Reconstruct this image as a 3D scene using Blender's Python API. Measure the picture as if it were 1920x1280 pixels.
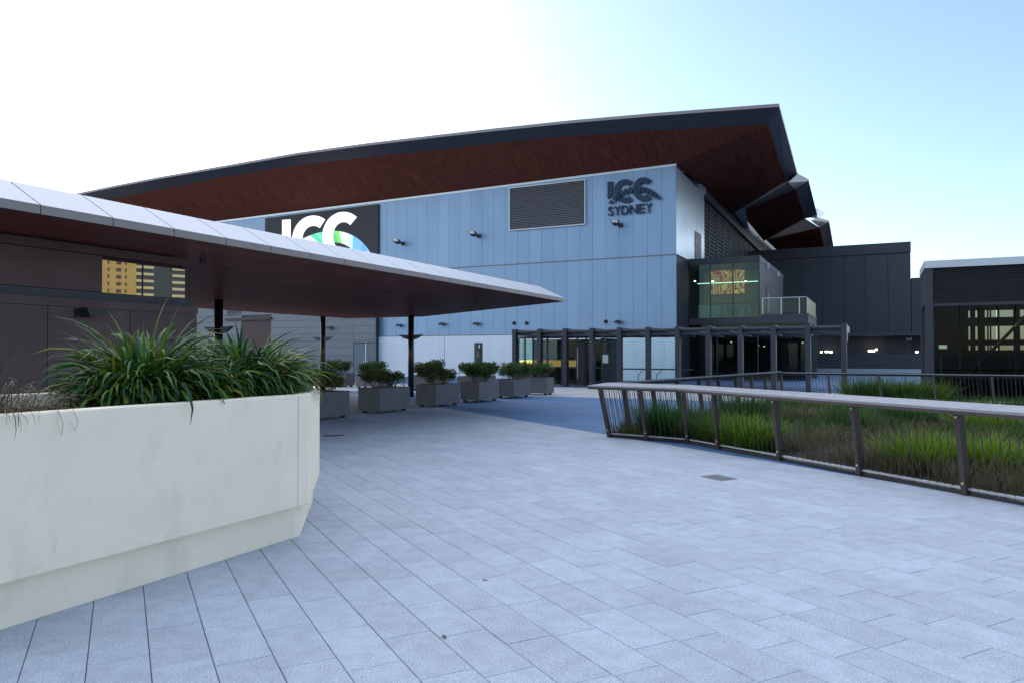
import bpy, bmesh, math, random
from mathutils import Vector, Matrix
R = math.radians
random.seed(7)
for o in list(bpy.data.objects):
    bpy.data.objects.remove(o)
sc = bpy.context.scene
COL = sc.collection

# ------------------------------------------------------------------ camera
FPX, PITCH, EYE = 1375.0, R(1.0), 1.65
cd = bpy.data.cameras.new('camera')
cd.sensor_width = 36.0
cd.lens = FPX / 1920 * 36
cd.clip_start, cd.clip_end = 0.05, 4000
cam = bpy.data.objects.new('camera', cd)
cam.location = (0, 0, EYE)
cam.rotation_euler = (R(90) + PITCH, 0, 0)
COL.objects.link(cam)
sc.camera = cam

# ------------------------------------------------------------------ world, sun, exposure
SUN_AZ, SUN_EL = R(-32.0), R(30.0)          # azimuth from +Y, clockwise positive
w = bpy.data.worlds.new('World')
sc.world = w
w.use_nodes = True
nt = w.node_tree
nt.nodes.clear()
wo = nt.nodes.new('ShaderNodeOutputWorld')
bg = nt.nodes.new('ShaderNodeBackground')
sky = nt.nodes.new('ShaderNodeTexSky')
sky.sky_type = 'NISHITA'
sky.sun_disc = False
sky.sun_elevation = SUN_EL
sky.sun_rotation = SUN_AZ
sky.altitude = 20
sky.air_density = 1.0
sky.dust_density = 1.0
sky.ozone_density = 2.5
bg.inputs['Strength'].default_value = 0.12
nt.links.new(sky.outputs[0], bg.inputs[0])
nt.links.new(bg.outputs[0], wo.inputs[0])
sd = bpy.data.lights.new('sun', 'SUN')
sd.energy = 1.5
sd.angle = R(170)                        # veiled by bright haze: no hard shadows anywhere in the place
sd.color = (1.0, 1.0, 0.99)
sun = bpy.data.objects.new('sun', sd)
sdir = Vector((math.sin(SUN_AZ) * math.cos(SUN_EL), math.cos(SUN_AZ) * math.cos(SUN_EL), math.sin(SUN_EL)))
sun.rotation_euler = sdir.to_track_quat('Z', 'Y').to_euler()
sun.location = (0, 0, 60)
COL.objects.link(sun)
sc.view_settings.view_transform = 'Standard'
sc.view_settings.look = 'None'
sc.view_settings.exposure = 1.12
sc.view_settings.gamma = 1
sc.view_settings.use_curve_mapping = False
sc.cycles.max_bounces = 8
sc.cycles.transparent_max_bounces = 16
sc.cycles.caustics_reflective = False
sc.cycles.caustics_refractive = False
sc.cycles.sample_clamp_indirect = 6.0

# ------------------------------------------------------------------ geometry helpers
# building frame: u runs along the main facade (to the right), v runs away from the camera at right angles to it
AX, AY = 0.8946, -0.4468
def F(u, v, z=0.0):
    return Vector((u * AX - v * AY, u * AY + v * AX, z))
def UV(p):
    return (p[0] * AX + p[1] * AY, -p[0] * AY + p[1] * AX)
def ray(px, py):
    x, up = (px - 960) / FPX, (640 - py) / FPX
    c, s = math.cos(PITCH), math.sin(PITCH)
    return Vector((x, c - s * up, s + c * up))
O = Vector((0, 0, EYE))
def on_z(px, py, z=0.0):
    d = ray(px, py)
    return O + d * ((z - EYE) / d.z)
def on_v(px, py, v):
    d = ray(px, py)
    k = v / UV(d)[1]
    return O + d * k
def on_u(px, py, u):
    d = ray(px, py)
    return O + d * (u / UV(d)[0])

class MB:
    def __init__(self):
        self.v, self.f, self.c = [], [], []
    def add(self, vs, fs, col=None):
        n = len(self.v)
        self.v += [tuple(p) for p in vs]
        self.f += [tuple(i + n for i in f) for f in fs]
        if col is not None:
            self.c += [col] * len(vs)
        return self
    def box(self, a0, a1, b0, b1, z0, z1, fr=F):
        vs = [fr(a, b, z) for z in (z0, z1) for a, b in ((a0, b0), (a1, b0), (a1, b1), (a0, b1))]
        return self.add(vs, [(3, 2, 1, 0), (4, 5, 6, 7), (0, 1, 5, 4), (1, 2, 6, 5), (2, 3, 7, 6), (3, 0, 4, 7)])
    def prism(self, pts, d):
        """closed solid from a planar outline swept by vector d"""
        n = len(pts)
        d = Vector(d)
        vs = [Vector(p) for p in pts] + [Vector(p) + d for p in pts]
        fs = [tuple(range(n - 1, -1, -1)), tuple(range(n, 2 * n))]
        fs += [(i, (i + 1) % n, n + (i + 1) % n, n + i) for i in range(n)]
        return self.add(vs, fs)
    def quad(self, *p):
        return self.add(p, [tuple(range(len(p)))])
    def bar(self, p, q, r, n=6, r2=None):
        p, q = Vector(p), Vector(q)
        ax = (q - p).normalized()
        s = ax.cross(Vector((0, 0, 1)))
        s = Vector((1, 0, 0)) if s.length < 1e-4 else s.normalized()
        t = ax.cross(s)
        r2 = r if r2 is None else r2
        vs = []
        for c, rr in ((p, r), (q, r2)):
            vs += [c + (s * math.cos(2 * math.pi * i / n) + t * math.sin(2 * math.pi * i / n)) * rr for i in range(n)]
        fs = [(i, (i + 1) % n, n + (i + 1) % n, n + i) for i in range(n)]
        fs += [tuple(range(n - 1, -1, -1)), tuple(range(n, 2 * n))]
        return self.add(vs, fs)
    def beam(self, p, q, wvec, hvec):
        """rectangular bar from p to q, half extents wvec and hvec"""
        p, q, a, b = Vector(p), Vector(q), Vector(wvec), Vector(hvec)
        vs = [c + s1 * a + s2 * b for c in (p, q) for s1, s2 in ((-1, -1), (1, -1), (1, 1), (-1, 1))]
        return self.add(vs, [(3, 2, 1, 0), (4, 5, 6, 7), (0, 1, 5, 4), (1, 2, 6, 5), (2, 3, 7, 6), (3, 0, 4, 7)])
    def mesh(self, name, mat, smooth=False):
        me = bpy.data.meshes.new(name)
        me.from_pydata(self.v, [], self.f)
        if self.c:
            at = me.color_attributes.new('tint', 'FLOAT_COLOR', 'POINT')
            flat = []
            for c in self.c:
                flat += [c[0], c[1], c[2], 1.0]
            at.data.foreach_set('color', flat)
        if mat:
            me.materials.append(mat)
        if smooth:
            me.polygons.foreach_set('use_smooth', [True] * len(me.polygons))
        me.update()
        bm = bmesh.new()
        bm.from_mesh(me)
        if len(bm.faces) < 3000:
            bmesh.ops.recalc_face_normals(bm, faces=bm.faces)
            bm.to_mesh(me)
        bm.free()
        return me
    def build(self, name, mat, parent=None, smooth=False, bevel=0.0):
        o = bpy.data.objects.new(name, self.mesh(name, mat, smooth))
        COL.objects.link(o)
        if bevel:
            m = o.modifiers.new('bevel', 'BEVEL')
            m.width = bevel
            m.segments = 2
            m.limit_method = 'ANGLE'
        if parent is not None:
            adopt(o, parent)
        return o
def adopt(o, parent):
    o.parent = parent
    o.matrix_parent_inverse = Matrix.Translation(-parent.location) if parent.type == 'EMPTY' else Matrix()
def tag(o, label=None, cat=None, group=None, kind=None):
    for k, v in (('label', label), ('category', cat), ('group', group), ('kind', kind)):
        if v:
            o[k] = v
    return o
def thing(name, loc, label, cat, group=None):
    o = bpy.data.objects.new(name, None)
    o.empty_display_size = 0.2
    o.location = loc
    COL.objects.link(o)
    return tag(o, label, cat, group)

# ------------------------------------------------------------------ materials
def new_mat(name):
    m = bpy.data.materials.new(name)
    m.use_nodes = True
    n = m.node_tree.nodes
    return m, n, m.node_tree.links, n['Principled BSDF']
def mat(name, col, rough=0.6, metal=0.0, var=0.15, scale=3.0, bump=0.0, bscale=60.0, spec=0.5, streak=None, coat=0.0, objvar=0.0):
    m, n, l, b = new_mat(name)
    geo = n.new('ShaderNodeNewGeometry')
    mp = n.new('ShaderNodeMapping')
    l.new(geo.outputs['Position'], mp.inputs['Vector'])
    if streak:
        mp.inputs['Scale'].default_value = streak
        mp.inputs['Rotation'].default_value = (0, 0, R(26.54))
        mp.vector_type = 'TEXTURE' if False else 'POINT'
    nz = n.new('ShaderNodeTexNoise')
    nz.inputs['Scale'].default_value = scale
    nz.inputs['Detail'].default_value = 6
    l.new(mp.outputs[0], nz.inputs['Vector'])
    mr = n.new('ShaderNodeMapRange')
    mr.inputs['From Min'].default_value = 0.25
    mr.inputs['From Max'].default_value = 0.75
    mr.inputs['To Min'].default_value = 1 - var
    mr.inputs['To Max'].default_value = 1 + var
    l.new(nz.outputs[0], mr.inputs['Value'])
    val = mr.outputs[0]
    if objvar:
        oi = n.new('ShaderNodeObjectInfo')
        m2 = n.new('ShaderNodeMapRange')
        m2.inputs['To Min'].default_value = 1 - objvar
        m2.inputs['To Max'].default_value = 1 + objvar
        l.new(oi.outputs['Random'], m2.inputs['Value'])
        mu = n.new('ShaderNodeMath')
        mu.operation = 'MULTIPLY'
        l.new(val, mu.inputs[0])
        l.new(m2.outputs[0], mu.inputs[1])
        val = mu.outputs[0]
    mx = n.new('ShaderNodeVectorMath')
    mx.operation = 'SCALE'
    mx.inputs[0].default_value = col
    l.new(val, mx.inputs['Scale'])
    l.new(mx.outputs[0], b.inputs['Base Color'])
    b.inputs['Roughness'].default_value = rough
    b.inputs['Metallic'].default_value = metal
    b.inputs['Specular IOR Level'].default_value = spec
    b.inputs['Coat Weight'].default_value = coat
    b.inputs['Coat Roughness'].default_value = 0.15
    if bump:
        n2 = n.new('ShaderNodeTexNoise')
        n2.inputs['Scale'].default_value = bscale
        n2.inputs['Detail'].default_value = 4
        l.new(mp.outputs[0], n2.inputs['Vector'])
        bp = n.new('ShaderNodeBump')
        bp.inputs['Strength'].default_value = bump
        bp.inputs['Distance'].default_value = 0.02
        l.new(n2.outputs[0], bp.inputs['Height'])
        l.new(bp.outputs[0], b.inputs['Normal'])
    return m
def emit(name, col, strength):
    m, n, l, b = new_mat(name)
    b.inputs['Base Color'].default_value = (*[c * 0.5 for c in col], 1)
    b.inputs['Emission Color'].default_value = (*col, 1)
    b.inputs['Emission Strength'].default_value = strength
    return m
def glass(name, tint, refl=1.0, rough=0.01):
    m, n, l, b = new_mat(name)
    n.remove(b)
    out = n['Material Output']
    tr = n.new('ShaderNodeBsdfTransparent')
    tr.inputs[0].default_value = (*tint, 1)
    gl = n.new('ShaderNodeBsdfGlossy')
    gl.inputs['Roughness'].default_value = rough
    gl.inputs['Color'].default_value = (0.9, 0.95, 0.95, 1)
    fr = n.new('ShaderNodeFresnel')
    fr.inputs['IOR'].default_value = 1.5
    mu = n.new('ShaderNodeMath')
    mu.operation = 'MULTIPLY'
    mu.use_clamp = True
    mu.inputs[1].default_value = refl
    l.new(fr.outputs[0], mu.inputs[0])
    mix = n.new('ShaderNodeMixShader')
    l.new(mu.outputs[0], mix.inputs[0])
    l.new(tr.outputs[0], mix.inputs[1])
    l.new(gl.outputs[0], mix.inputs[2])
    l.new(mix.outputs[0], out.inputs[0])
    return m
def stone_mat(name, source):
    """granite paver: speckle, soft stains, tone that changes from piece to piece"""
    m, n, l, b = new_mat(name)
    geo = n.new('ShaderNodeNewGeometry')
    def noise(s, d=5):
        q = n.new('ShaderNodeTexNoise')
        q.inputs['Scale'].default_value = s
        q.inputs['Detail'].default_value = d
        l.new(geo.outputs['Position'], q.inputs['Vector'])
        return q.outputs[0]
    def rng(sock, a, c, lo, hi):
        q = n.new('ShaderNodeMapRange')
        q.inputs['From Min'].default_value = a
        q.inputs['From Max'].default_value = c
        q.inputs['To Min'].default_value = lo
        q.inputs['To Max'].default_value = hi
        l.new(sock, q.inputs['Value'])
        return q.outputs[0]
    def mul(a, c):
        q = n.new('ShaderNodeMath')
        q.operation = 'MULTIPLY'
        l.new(a, q.inputs[0])
        l.new(c, q.inputs[1])
        return q.outputs[0]
    if source == 'object':
        oi = n.new('ShaderNodeObjectInfo')
        rnd = oi.outputs['Random']
    else:
        at = n.new('ShaderNodeAttribute')
        at.attribute_name = 'tint'
        rnd = at.outputs['Fac']
    k = mul(rng(rnd, 0, 1, 0.92, 1.05), rng(noise(150, 3), 0.3, 0.7, 0.74, 1.26))
    k = mul(k, rng(noise(75, 2), 0.32, 0.68, 0.84, 1.16))
    k = mul(k, rng(noise(1.3), 0.3, 0.7, 0.92, 1.05))
    k = mul(k, rng(noise(7), 0.35, 0.62, 0.92, 1.05))
    k = mul(k, rng(noise(420, 2), 0.56, 0.70, 1.0, 0.55))
    k = mul(k, rng(noise(11, 2), 0.74, 0.78, 1.0, 0.74))
    sp = n.new('ShaderNodeVectorMath')
    sp.operation = 'SCALE'
    sp.inputs[0].default_value = (0.385, 0.43, 0.49)
    l.new(k, sp.inputs['Scale'])
    l.new(sp.outputs[0], b.inputs['Base Color'])
    b.inputs['Roughness'].default_value = 0.72
    b.inputs['Specular IOR Level'].default_value = 0.35
    bp = n.new('ShaderNodeBump')
    bp.inputs['Strength'].default_value = 0.25
    bp.inputs['Distance'].default_value = 0.004
    l.new(noise(220, 3), bp.inputs['Height'])
    l.new(bp.outputs[0], b.inputs['Normal'])
    return m
def brick_mat(name, c1, c2, cm, bw, bh, rot, rough=0.7):
    m, n, l, b = new_mat(name)
    geo = n.new('ShaderNodeNewGeometry')
    mp = n.new('ShaderNodeMapping')
    mp.inputs['Rotation'].default_value = (0, 0, rot)
    l.new(geo.outputs['Position'], mp.inputs['Vector'])
    br = n.new('ShaderNodeTexBrick')
    br.inputs['Scale'].default_value = 1.0
    br.inputs['Brick Width'].default_value = bw
    br.inputs['Row Height'].default_value = bh
    br.inputs['Mortar Size'].default_value = 0.006
    br.inputs['Color1'].default_value = (*c1, 1)
    br.inputs['Color2'].default_value = (*c2, 1)
    br.inputs['Mortar'].default_value = (*cm, 1)
    l.new(mp.outputs[0], br.inputs['Vector'])
    nz = n.new('ShaderNodeTexNoise')
    nz.inputs['Scale'].default_value = 1.1
    nz.inputs['Detail'].default_value = 6
    l.new(geo.outputs['Position'], nz.inputs['Vector'])
    mr = n.new('ShaderNodeMapRange')
    mr.inputs['From Min'].default_value = 0.3
    mr.inputs['From Max'].default_value = 0.7
    mr.inputs['To Min'].default_value = 0.82
    mr.inputs['To Max'].default_value = 1.12
    l.new(nz.outputs[0], mr.inputs['Value'])
    sp = n.new('ShaderNodeVectorMath')
    sp.operation = 'SCALE'
    l.new(br.outputs['Color'], sp.inputs[0])
    l.new(mr.outputs[0], sp.inputs['Scale'])
    l.new(sp.outputs[0], b.inputs['Base Color'])
    b.inputs['Roughness'].default_value = rough
    return m
def leaf_mat(name, rough=0.38, trans=0.3):
    m, n, l, b = new_mat(name)
    out = n['Material Output']
    at = n.new('ShaderNodeAttribute')
    at.attribute_name = 'tint'
    l.new(at.outputs['Color'], b.inputs['Base Color'])
    b.inputs['Roughness'].default_value = rough
    b.inputs['Specular IOR Level'].default_value = 0.16
    tr = n.new('ShaderNodeBsdfTranslucent')
    l.new(at.outputs['Color'], tr.inputs[0])
    mix = n.new('ShaderNodeMixShader')
    mix.inputs[0].default_value = trans
    l.new(b.outputs[0], mix.inputs[1])
    l.new(tr.outputs[0], mix.inputs[2])
    l.new(mix.outputs[0], out.inputs[0])
    return m
def wood_mat(name, c1, c2, rot, rough=0.45, coat=0.0, board=0.0):
    m, n, l, b = new_mat(name)
    geo = n.new('ShaderNodeNewGeometry')
    mp = n.new('ShaderNodeMapping')
    mp.inputs['Rotation'].default_value = (0, 0, rot)
    l.new(geo.outputs['Position'], mp.inputs['Vector'])
    m2 = n.new('ShaderNodeMapping')
    m2.inputs['Scale'].default_value = (5.0, 0.22, 1.0)
    l.new(mp.outputs[0], m2.inputs['Vector'])
    nz = n.new('ShaderNodeTexNoise')
    nz.inputs['Scale'].default_value = 1.6
    nz.inputs['Detail'].default_value = 7
    nz.inputs['Roughness'].default_value = 0.65
    l.new(m2.outputs[0], nz.inputs['Vector'])
    rp = n.new('ShaderNodeValToRGB')
    rp.color_ramp.elements[0].position = 0.3
    rp.color_ramp.elements[1].position = 0.72
    rp.color_ramp.elements[0].color = (*c1, 1)
    rp.color_ramp.elements[1].color = (*c2, 1)
    l.new(nz.outputs[0], rp.inputs[0])
    n.remove(b)
    df = n.new('ShaderNodeBsdfDiffuse')
    l.new(rp.outputs[0], df.inputs[0])
    gl = n.new('ShaderNodeBsdfGlossy')
    gl.inputs['Roughness'].default_value = rough
    mix = n.new('ShaderNodeMixShader')
    mix.inputs[0].default_value = coat
    l.new(df.outputs[0], mix.inputs[1])
    l.new(gl.outputs[0], mix.inputs[2])
    l.new(mix.outputs[0], n['Material Output'].inputs[0])
    return m

M = {}
M['ground'] = mat('ground_stone', (0.30, 0.30, 0.30), 0.9, var=0.2, scale=0.6)
M['paver'] = stone_mat('granite_paver', 'object')
M['paver_far'] = stone_mat('granite_paver_field', 'attr')
M['sky_tinted_stone'] = brick_mat('sky_tinted_paving', (0.060, 0.138, 0.275), (0.078, 0.170, 0.33), (0.05, 0.105, 0.20), 0.6, 0.3, R(26.5))  # reflected sky blue is painted into this dark stone's colour
M['apron'] = brick_mat('pale_apron_paving', (0.40, 0.40, 0.40), (0.46, 0.46, 0.455), (0.28, 0.28, 0.28), 0.6, 0.3, R(26.5))
def render_mat():
    m = mat('cream_render', (0.94, 0.80, 0.615), 0.75, var=0.05, scale=2.2, bump=0.12, bscale=90)
    n, l = m.node_tree.nodes, m.node_tree.links
    b = n['Principled BSDF']
    src = b.inputs['Base Color'].links[0].from_socket
    geo = n.new('ShaderNodeNewGeometry')
    def layer(src, scale, stretch, lo, hi, k):
        mp = n.new('ShaderNodeMapping')
        mp.inputs['Scale'].default_value = (1, 1, stretch)
        l.new(geo.outputs['Position'], mp.inputs[0])
        q = n.new('ShaderNodeTexNoise')
        q.inputs['Scale'].default_value = scale
        q.inputs['Detail'].default_value = 9
        q.inputs['Roughness'].default_value = 0.62
        l.new(mp.outputs[0], q.inputs['Vector'])
        r = n.new('ShaderNodeMapRange')
        r.inputs['From Min'].default_value, r.inputs['From Max'].default_value = lo, hi
        r.inputs['To Min'].default_value, r.inputs['To Max'].default_value = 1.0, k
        l.new(q.outputs[0], r.inputs['Value'])
        v = n.new('ShaderNodeVectorMath')
        v.operation = 'SCALE'
        l.new(src, v.inputs[0])
        l.new(r.outputs[0], v.inputs['Scale'])
        return v.outputs[0]
    src = layer(src, 2.6, 0.6, 0.55, 0.75, 0.87)
    src = layer(src, 9.0, 0.35, 0.60, 0.72, 0.91)
    src = layer(src, 38.0, 1.0, 0.70, 0.74, 0.66)
    l.new(src, b.inputs['Base Color'])
    return m
M['rendered'] = render_mat()
M['facade'] = mat('facade_panel', (0.27, 0.385, 0.525), 0.40, 0.35, var=0.07, scale=0.9, objvar=0.05, bump=0.25, bscale=0.9, streak=(1, 1, 0.3))
M['facade_end'] = mat('ribbed_end_panel', (0.80, 0.88, 0.95), 0.32, 0.4, var=0.05, scale=1.0, objvar=0.06)
M['flash'] = mat('pale_flashing', (0.62, 0.63, 0.64), 0.35, 0.5, var=0.04)
M['base'] = mat('white_precast', (0.80, 0.81, 0.82), 0.7, var=0.05, scale=1.6, streak=(1, 1, 0.25))
M['grey_board'] = mat('grey_cladding', (0.17, 0.18, 0.20), 0.45, 0.2, var=0.07, scale=2.0, objvar=0.08)
M['dark_clad'] = mat('charcoal_cladding', (0.052, 0.050, 0.058), 0.55, 0.1, var=0.10, scale=1.5, objvar=0.06)
M['brown_clad'] = mat('brown_grey_cladding', (0.125, 0.082, 0.078), 0.65, 0.0, var=0.10, scale=2.0, objvar=0.05, spec=0.15)
M['steel'] = mat('dark_painted_steel', (0.040, 0.042, 0.055), 0.42, 0.3, var=0.10, scale=4)
M['bronze'] = mat('bronze_post', (0.055, 0.042, 0.036), 0.28, 0.7, var=0.10, scale=6)
M['rail_brown'] = mat('brown_railing_steel', (0.060, 0.045, 0.040), 0.5, 0.2, var=0.18, scale=9, bump=0.05)
M['rail_top'] = mat('weathered_handrail', (0.25, 0.25, 0.27), 0.55, 0.2, var=0.14, scale=7, bump=0.04, bscale=40)
M['galv'] = mat('galvanised_steel', (0.45, 0.46, 0.47), 0.4, 0.7, var=0.1, scale=8)
M['grc'] = mat('grey_planter_cement', (0.135, 0.128, 0.135), 0.75, var=0.12, scale=4, bump=0.08, objvar=0.06)
M['grc_pale'] = mat('pale_planter_cement', (0.50, 0.50, 0.50), 0.75, var=0.08, scale=4)
M['black'] = mat('black_fitting', (0.018, 0.018, 0.020), 0.45, 0.0, var=0.1)
M['soil'] = mat('garden_soil', (0.030, 0.024, 0.016), 0.95, var=0.4, scale=5, bump=0.6, bscale=30)
M['soffit'] = wood_mat('timber_soffit', (0.105, 0.032, 0.023), (0.225, 0.070, 0.045), R(26.5), 0.5, 0.01)
M['soffit_gloss'] = wood_mat('polished_timber_soffit', (0.125, 0.046, 0.038), (0.24, 0.088, 0.068), R(26.5), 0.32, 0.06)
M['roof_edge'] = mat('roof_edge_metal', (0.060, 0.062, 0.075), 0.5, 0.3, var=0.06)
M['roof_top'] = mat('pale_roof_sheet', (0.55, 0.56, 0.58), 0.4, 0.4, var=0.05)
M['canopy_top'] = mat('canopy_sheet', (0.47, 0.48, 0.51), 0.5, 0.25, var=0.04, scale=1.5, objvar=0.03)
M['canopy_edge'] = mat('canopy_edge_strip', (0.26, 0.22, 0.21), 0.45, 0.3, var=0.06)
M['leaf'] = leaf_mat('strap_leaf', 0.45, 0.25)
M['grass'] = leaf_mat('meadow_grass', 0.5, 0.35)
M['shrub'] = leaf_mat('shrub_leaf', 0.42, 0.25)
M['twig'] = mat('twig_bark', (0.16, 0.11, 0.075), 0.85, var=0.2, scale=20)
M['glass'] = glass('clear_green_glass', (0.68, 0.84, 0.79), 0.7)
M['glass_dark'] = glass('smoked_glass', (0.34, 0.38, 0.36), 0.6)
M['glass_clear'] = glass('pale_clear_glass', (0.86, 0.95, 0.95), 0.35)
M['glass_grey'] = glass('grey_glass', (0.42, 0.45, 0.43), 0.2)
M['mirror'] = glass('reflective_window', (0.05, 0.06, 0.06), 10.0)
M['interior'] = mat('dim_interior', (0.10, 0.10, 0.09), 0.8, var=0.2, scale=1)
M['interior_pale'] = mat('pale_interior_wall', (0.42, 0.45, 0.40), 0.8, var=0.08, scale=1)
M['white'] = mat('white_paint', (0.78, 0.78, 0.76), 0.5, var=0.03)
M['brass'] = mat('pale_champagne_metal', (0.62, 0.52, 0.36), 0.35, 0.5, var=0.05)
M['screen'] = mat('led_screen_off', (0.035, 0.034, 0.036), 0.6, var=0.05)
M['led_white'] = emit('led_white', (1.0, 0.93, 0.96), 0.62)
M['lamp'] = emit('lit_downlight', (1.0, 0.92, 0.78), 3.0)
M['amber'] = emit('amber_reflection_glow', (1.0, 0.62, 0.20), 0.9)  # emission stands in for a yellow reflection in the glass
M['strip'] = emit('lit_cove_strip', (0.75, 1.0, 0.85), 0.8)
M['sign'] = mat('metal_lettering', (0.028, 0.050, 0.085), 0.45, 0.2, var=0.05, spec=0.3)
M['totem_green'] = mat('green_totem_side', (0.03, 0.11, 0.05), 0.4)
M['tower'] = mat('sunlit_gold_tower', (0.72, 0.44, 0.13), 0.8, var=0.08, scale=0.3)  # golden sunlight is painted into the tower wall colour
M['tower_slab'] = mat('cream_slab', (0.80, 0.66, 0.38), 0.8, var=0.05, scale=0.3)
M['tower_glass'] = mat('tower_window', (0.03, 0.035, 0.04), 0.15)
def mesh_screen_mat():
    m, n, l, b = new_mat('perforated_screen')
    geo = n.new('ShaderNodeNewGeometry')
    mp = n.new('ShaderNodeMapping')
    mp.inputs['Rotation'].default_value = (0, 0, R(26.54))
    l.new(geo.outputs['Position'], mp.inputs['Vector'])
    sx = n.new('ShaderNodeSeparateXYZ')
    l.new(mp.outputs[0], sx.inputs[0])
    cx = n.new('ShaderNodeCombineXYZ')
    l.new(sx.outputs['Y'], cx.inputs['X'])
    l.new(sx.outputs['Z'], cx.inputs['Y'])
    br = n.new('ShaderNodeTexBrick')
    br.inputs['Scale'].default_value = 1
    br.inputs['Brick Width'].default_value = 0.9
    br.inputs['Row Height'].default_value = 0.30
    br.inputs['Mortar Size'].default_value = 0.05
    br.inputs['Mortar Smooth'].default_value = 0.3
    br.inputs['Color1'].default_value = (0.012, 0.012, 0.014, 1)
    br.inputs['Color2'].default_value = (0.02, 0.02, 0.022, 1)
    br.inputs['Mortar'].default_value = (0.16, 0.16, 0.18, 1)
    l.new(cx.outputs[0], br.inputs['Vector'])
    l.new(br.outputs['Color'], b.inputs['Base Color'])
    b.inputs['Roughness'].default_value = 0.6
    b.inputs['Specular IOR Level'].default_value = 0.05
    return m
M['perf'] = mesh_screen_mat()
def art_mat():
    m, n, l, b = new_mat('glowing_abstract_mural')
    geo = n.new('ShaderNodeNewGeometry')
    wv = n.new('ShaderNodeTexWave')
    wv.inputs['Scale'].default_value = 1.1
    wv.inputs['Distortion'].default_value = 22
    wv.inputs['Detail'].default_value = 3
    l.new(geo.outputs['Position'], wv.inputs['Vector'])
    rp = n.new('ShaderNodeValToRGB')
    e = rp.color_ramp.elements
    e[0].color, e[1].color = (0.42, 0.06, 0.02, 1), (0.85, 0.70, 0.25, 1)
    q = e.new(0.35); q.color = (0.80, 0.20, 0.05, 1)
    q = e.new(0.55); q.color = (0.16, 0.30, 0.27, 1)
    q = e.new(0.7); q.color = (0.82, 0.35, 0.10, 1)
    l.new(wv.outputs['Fac'], rp.inputs[0])
    l.new(rp.outputs[0], b.inputs['Base Color'])
    l.new(rp.outputs[0], b.inputs['Emission Color'])
    b.inputs['Emission Strength'].default_value = 0.22  # mural glows by itself in place of light falling on it
    return m
M['art'] = art_mat()

# ------------------------------------------------------------------ ground and paving
g = MB().quad((-900, -900, -0.03), (900, -900, -0.03), (900, 1500, -0.03), (-900, 1500, -0.03)).build('ground', M['ground'])
tag(g, kind='structure')

# garden outline (plan), the railing runs along it
gA, gB = Vector((1.94, 14.73)), Vector((3.29, 13.67))
gE = Vector((7.55, 3.30))
gD, gR = Vector((9.20, 25.0)), Vector((20.0, 18.2))
GARDEN = [gA, gB, gE, Vector((22, 3.3)), gR, gD]
def inside(p, poly):
    c = False
    for i in range(len(poly)):
        a, b = poly[i], poly[i - 1]
        if (a.y > p[1]) != (b.y > p[1]) and p[0] < (b.x - a.x) * (p[1] - a.y) / (b.y - a.y) + a.x:
            c = not c
    return c

# main paving: granite slabs laid along their own direction
PX, PY = -0.4700, 0.8827
def PF(q, p, z=0.0):                       # q across the courses, p along them
    return Vector((q * PY + p * PX, -q * PX + p * PY, z))
def PQ(x, y):
    return (x * PY - y * PX, x * PX + y * PY)
QB = 8.85                                  # the paving changes to the darker stone at this course
WQ, LP, GAP = 0.30, 0.60, 0.0045
q0 = PQ(*on_z(426.7, 1047.3)[:2])[0] % WQ
PLANTER_POLY = [F(-5.15, -4), F(-5.15, 4.6), F(-5.9, 6.0), F(-6.8, 6.0), F(-6.8, -4)]
slabs = []
nrow = int((QB + 14) / WQ)
for r in range(nrow):
    qa = QB - (r + 1) * WQ + GAP / 2
    qb = QB - r * WQ - GAP / 2
    ph = ((r % 3) / 3 + random.choice((0, 0, 0.17, -0.12))) * LP
    for k in range(-8, 62):
        pa, pb = ph + k * LP + 0.001, ph + (k + 1) * LP - 0.001
        c = PF((qa + qb) / 2, (pa + pb) / 2)
        if c.y < 1.6 or c.y > 31 or abs(c.x) > 0.74 * c.y + 1.0:
            continue
        uu, vv = UV(c)
        if vv > 26.6:
            continue
        if inside(c, GARDEN) and min((c.xy - a).length for a in (gA, gB)) > 0.5:
            continue
        if inside(c, PLANTER_POLY):
            continue
        slabs.append((c.xy.length, qa, qb, pa, pb, random.uniform(-0.0012, 0.0012)))
slabs.sort()
paving = bpy.data.objects.new('plaza_paving', None)
COL.objects.link(paving)
tag(paving, kind='structure')
def slab_mesh(mb, qa, qb, pa, pb, z, e=0.003, col=None, fr=PF):
    v = [fr(q, p, -0.028) for q, p in ((qa, pa), (qb, pa), (qb, pb), (qa, pb))]
    v += [fr(q, p, z - e) for q, p in ((qa, pa), (qb, pa), (qb, pb), (qa, pb))]
    v += [fr(q, p, z) for q, p in ((qa + e, pa + e), (qb - e, pa + e), (qb - e, pb - e), (qa + e, pb - e))]
    fs = [(8, 9, 10, 11)]
    for i in range(4):
        j = (i + 1) % 4
        fs += [(i, j, 4 + j, 4 + i), (4 + i, 4 + j, 8 + j, 8 + i)]
    mb.add(v, fs, col)
unit = MB()
slab_mesh(unit, -(WQ - GAP) / 2, (WQ - GAP) / 2, -LP / 2 + 0.001, LP / 2 - 0.001, 0.0)
unit_me = unit.mesh('paver', M['paver'])
far = MB()
for i, (d, qa, qb, pa, pb, z) in enumerate(slabs):
    if i < 300:
        o = bpy.data.objects.new('paver', unit_me)
        o.location = PF((qa + qb) / 2, (pa + pb) / 2, z)
        COL.objects.link(o)
        o.parent = paving
    else:
        t = random.random()
        slab_mesh(far, qa, qb, pa, pb, z, col=(t, t, t))
fo = far.build('far_pavers', M['paver_far'], paving)
tag(fo, kind='stuff')

def poly_sheet(name, pts, z, m):
    o = MB().quad(*[(p[0], p[1], z) for p in pts]).build(name, m)
    return tag(o, kind='structure')
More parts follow.
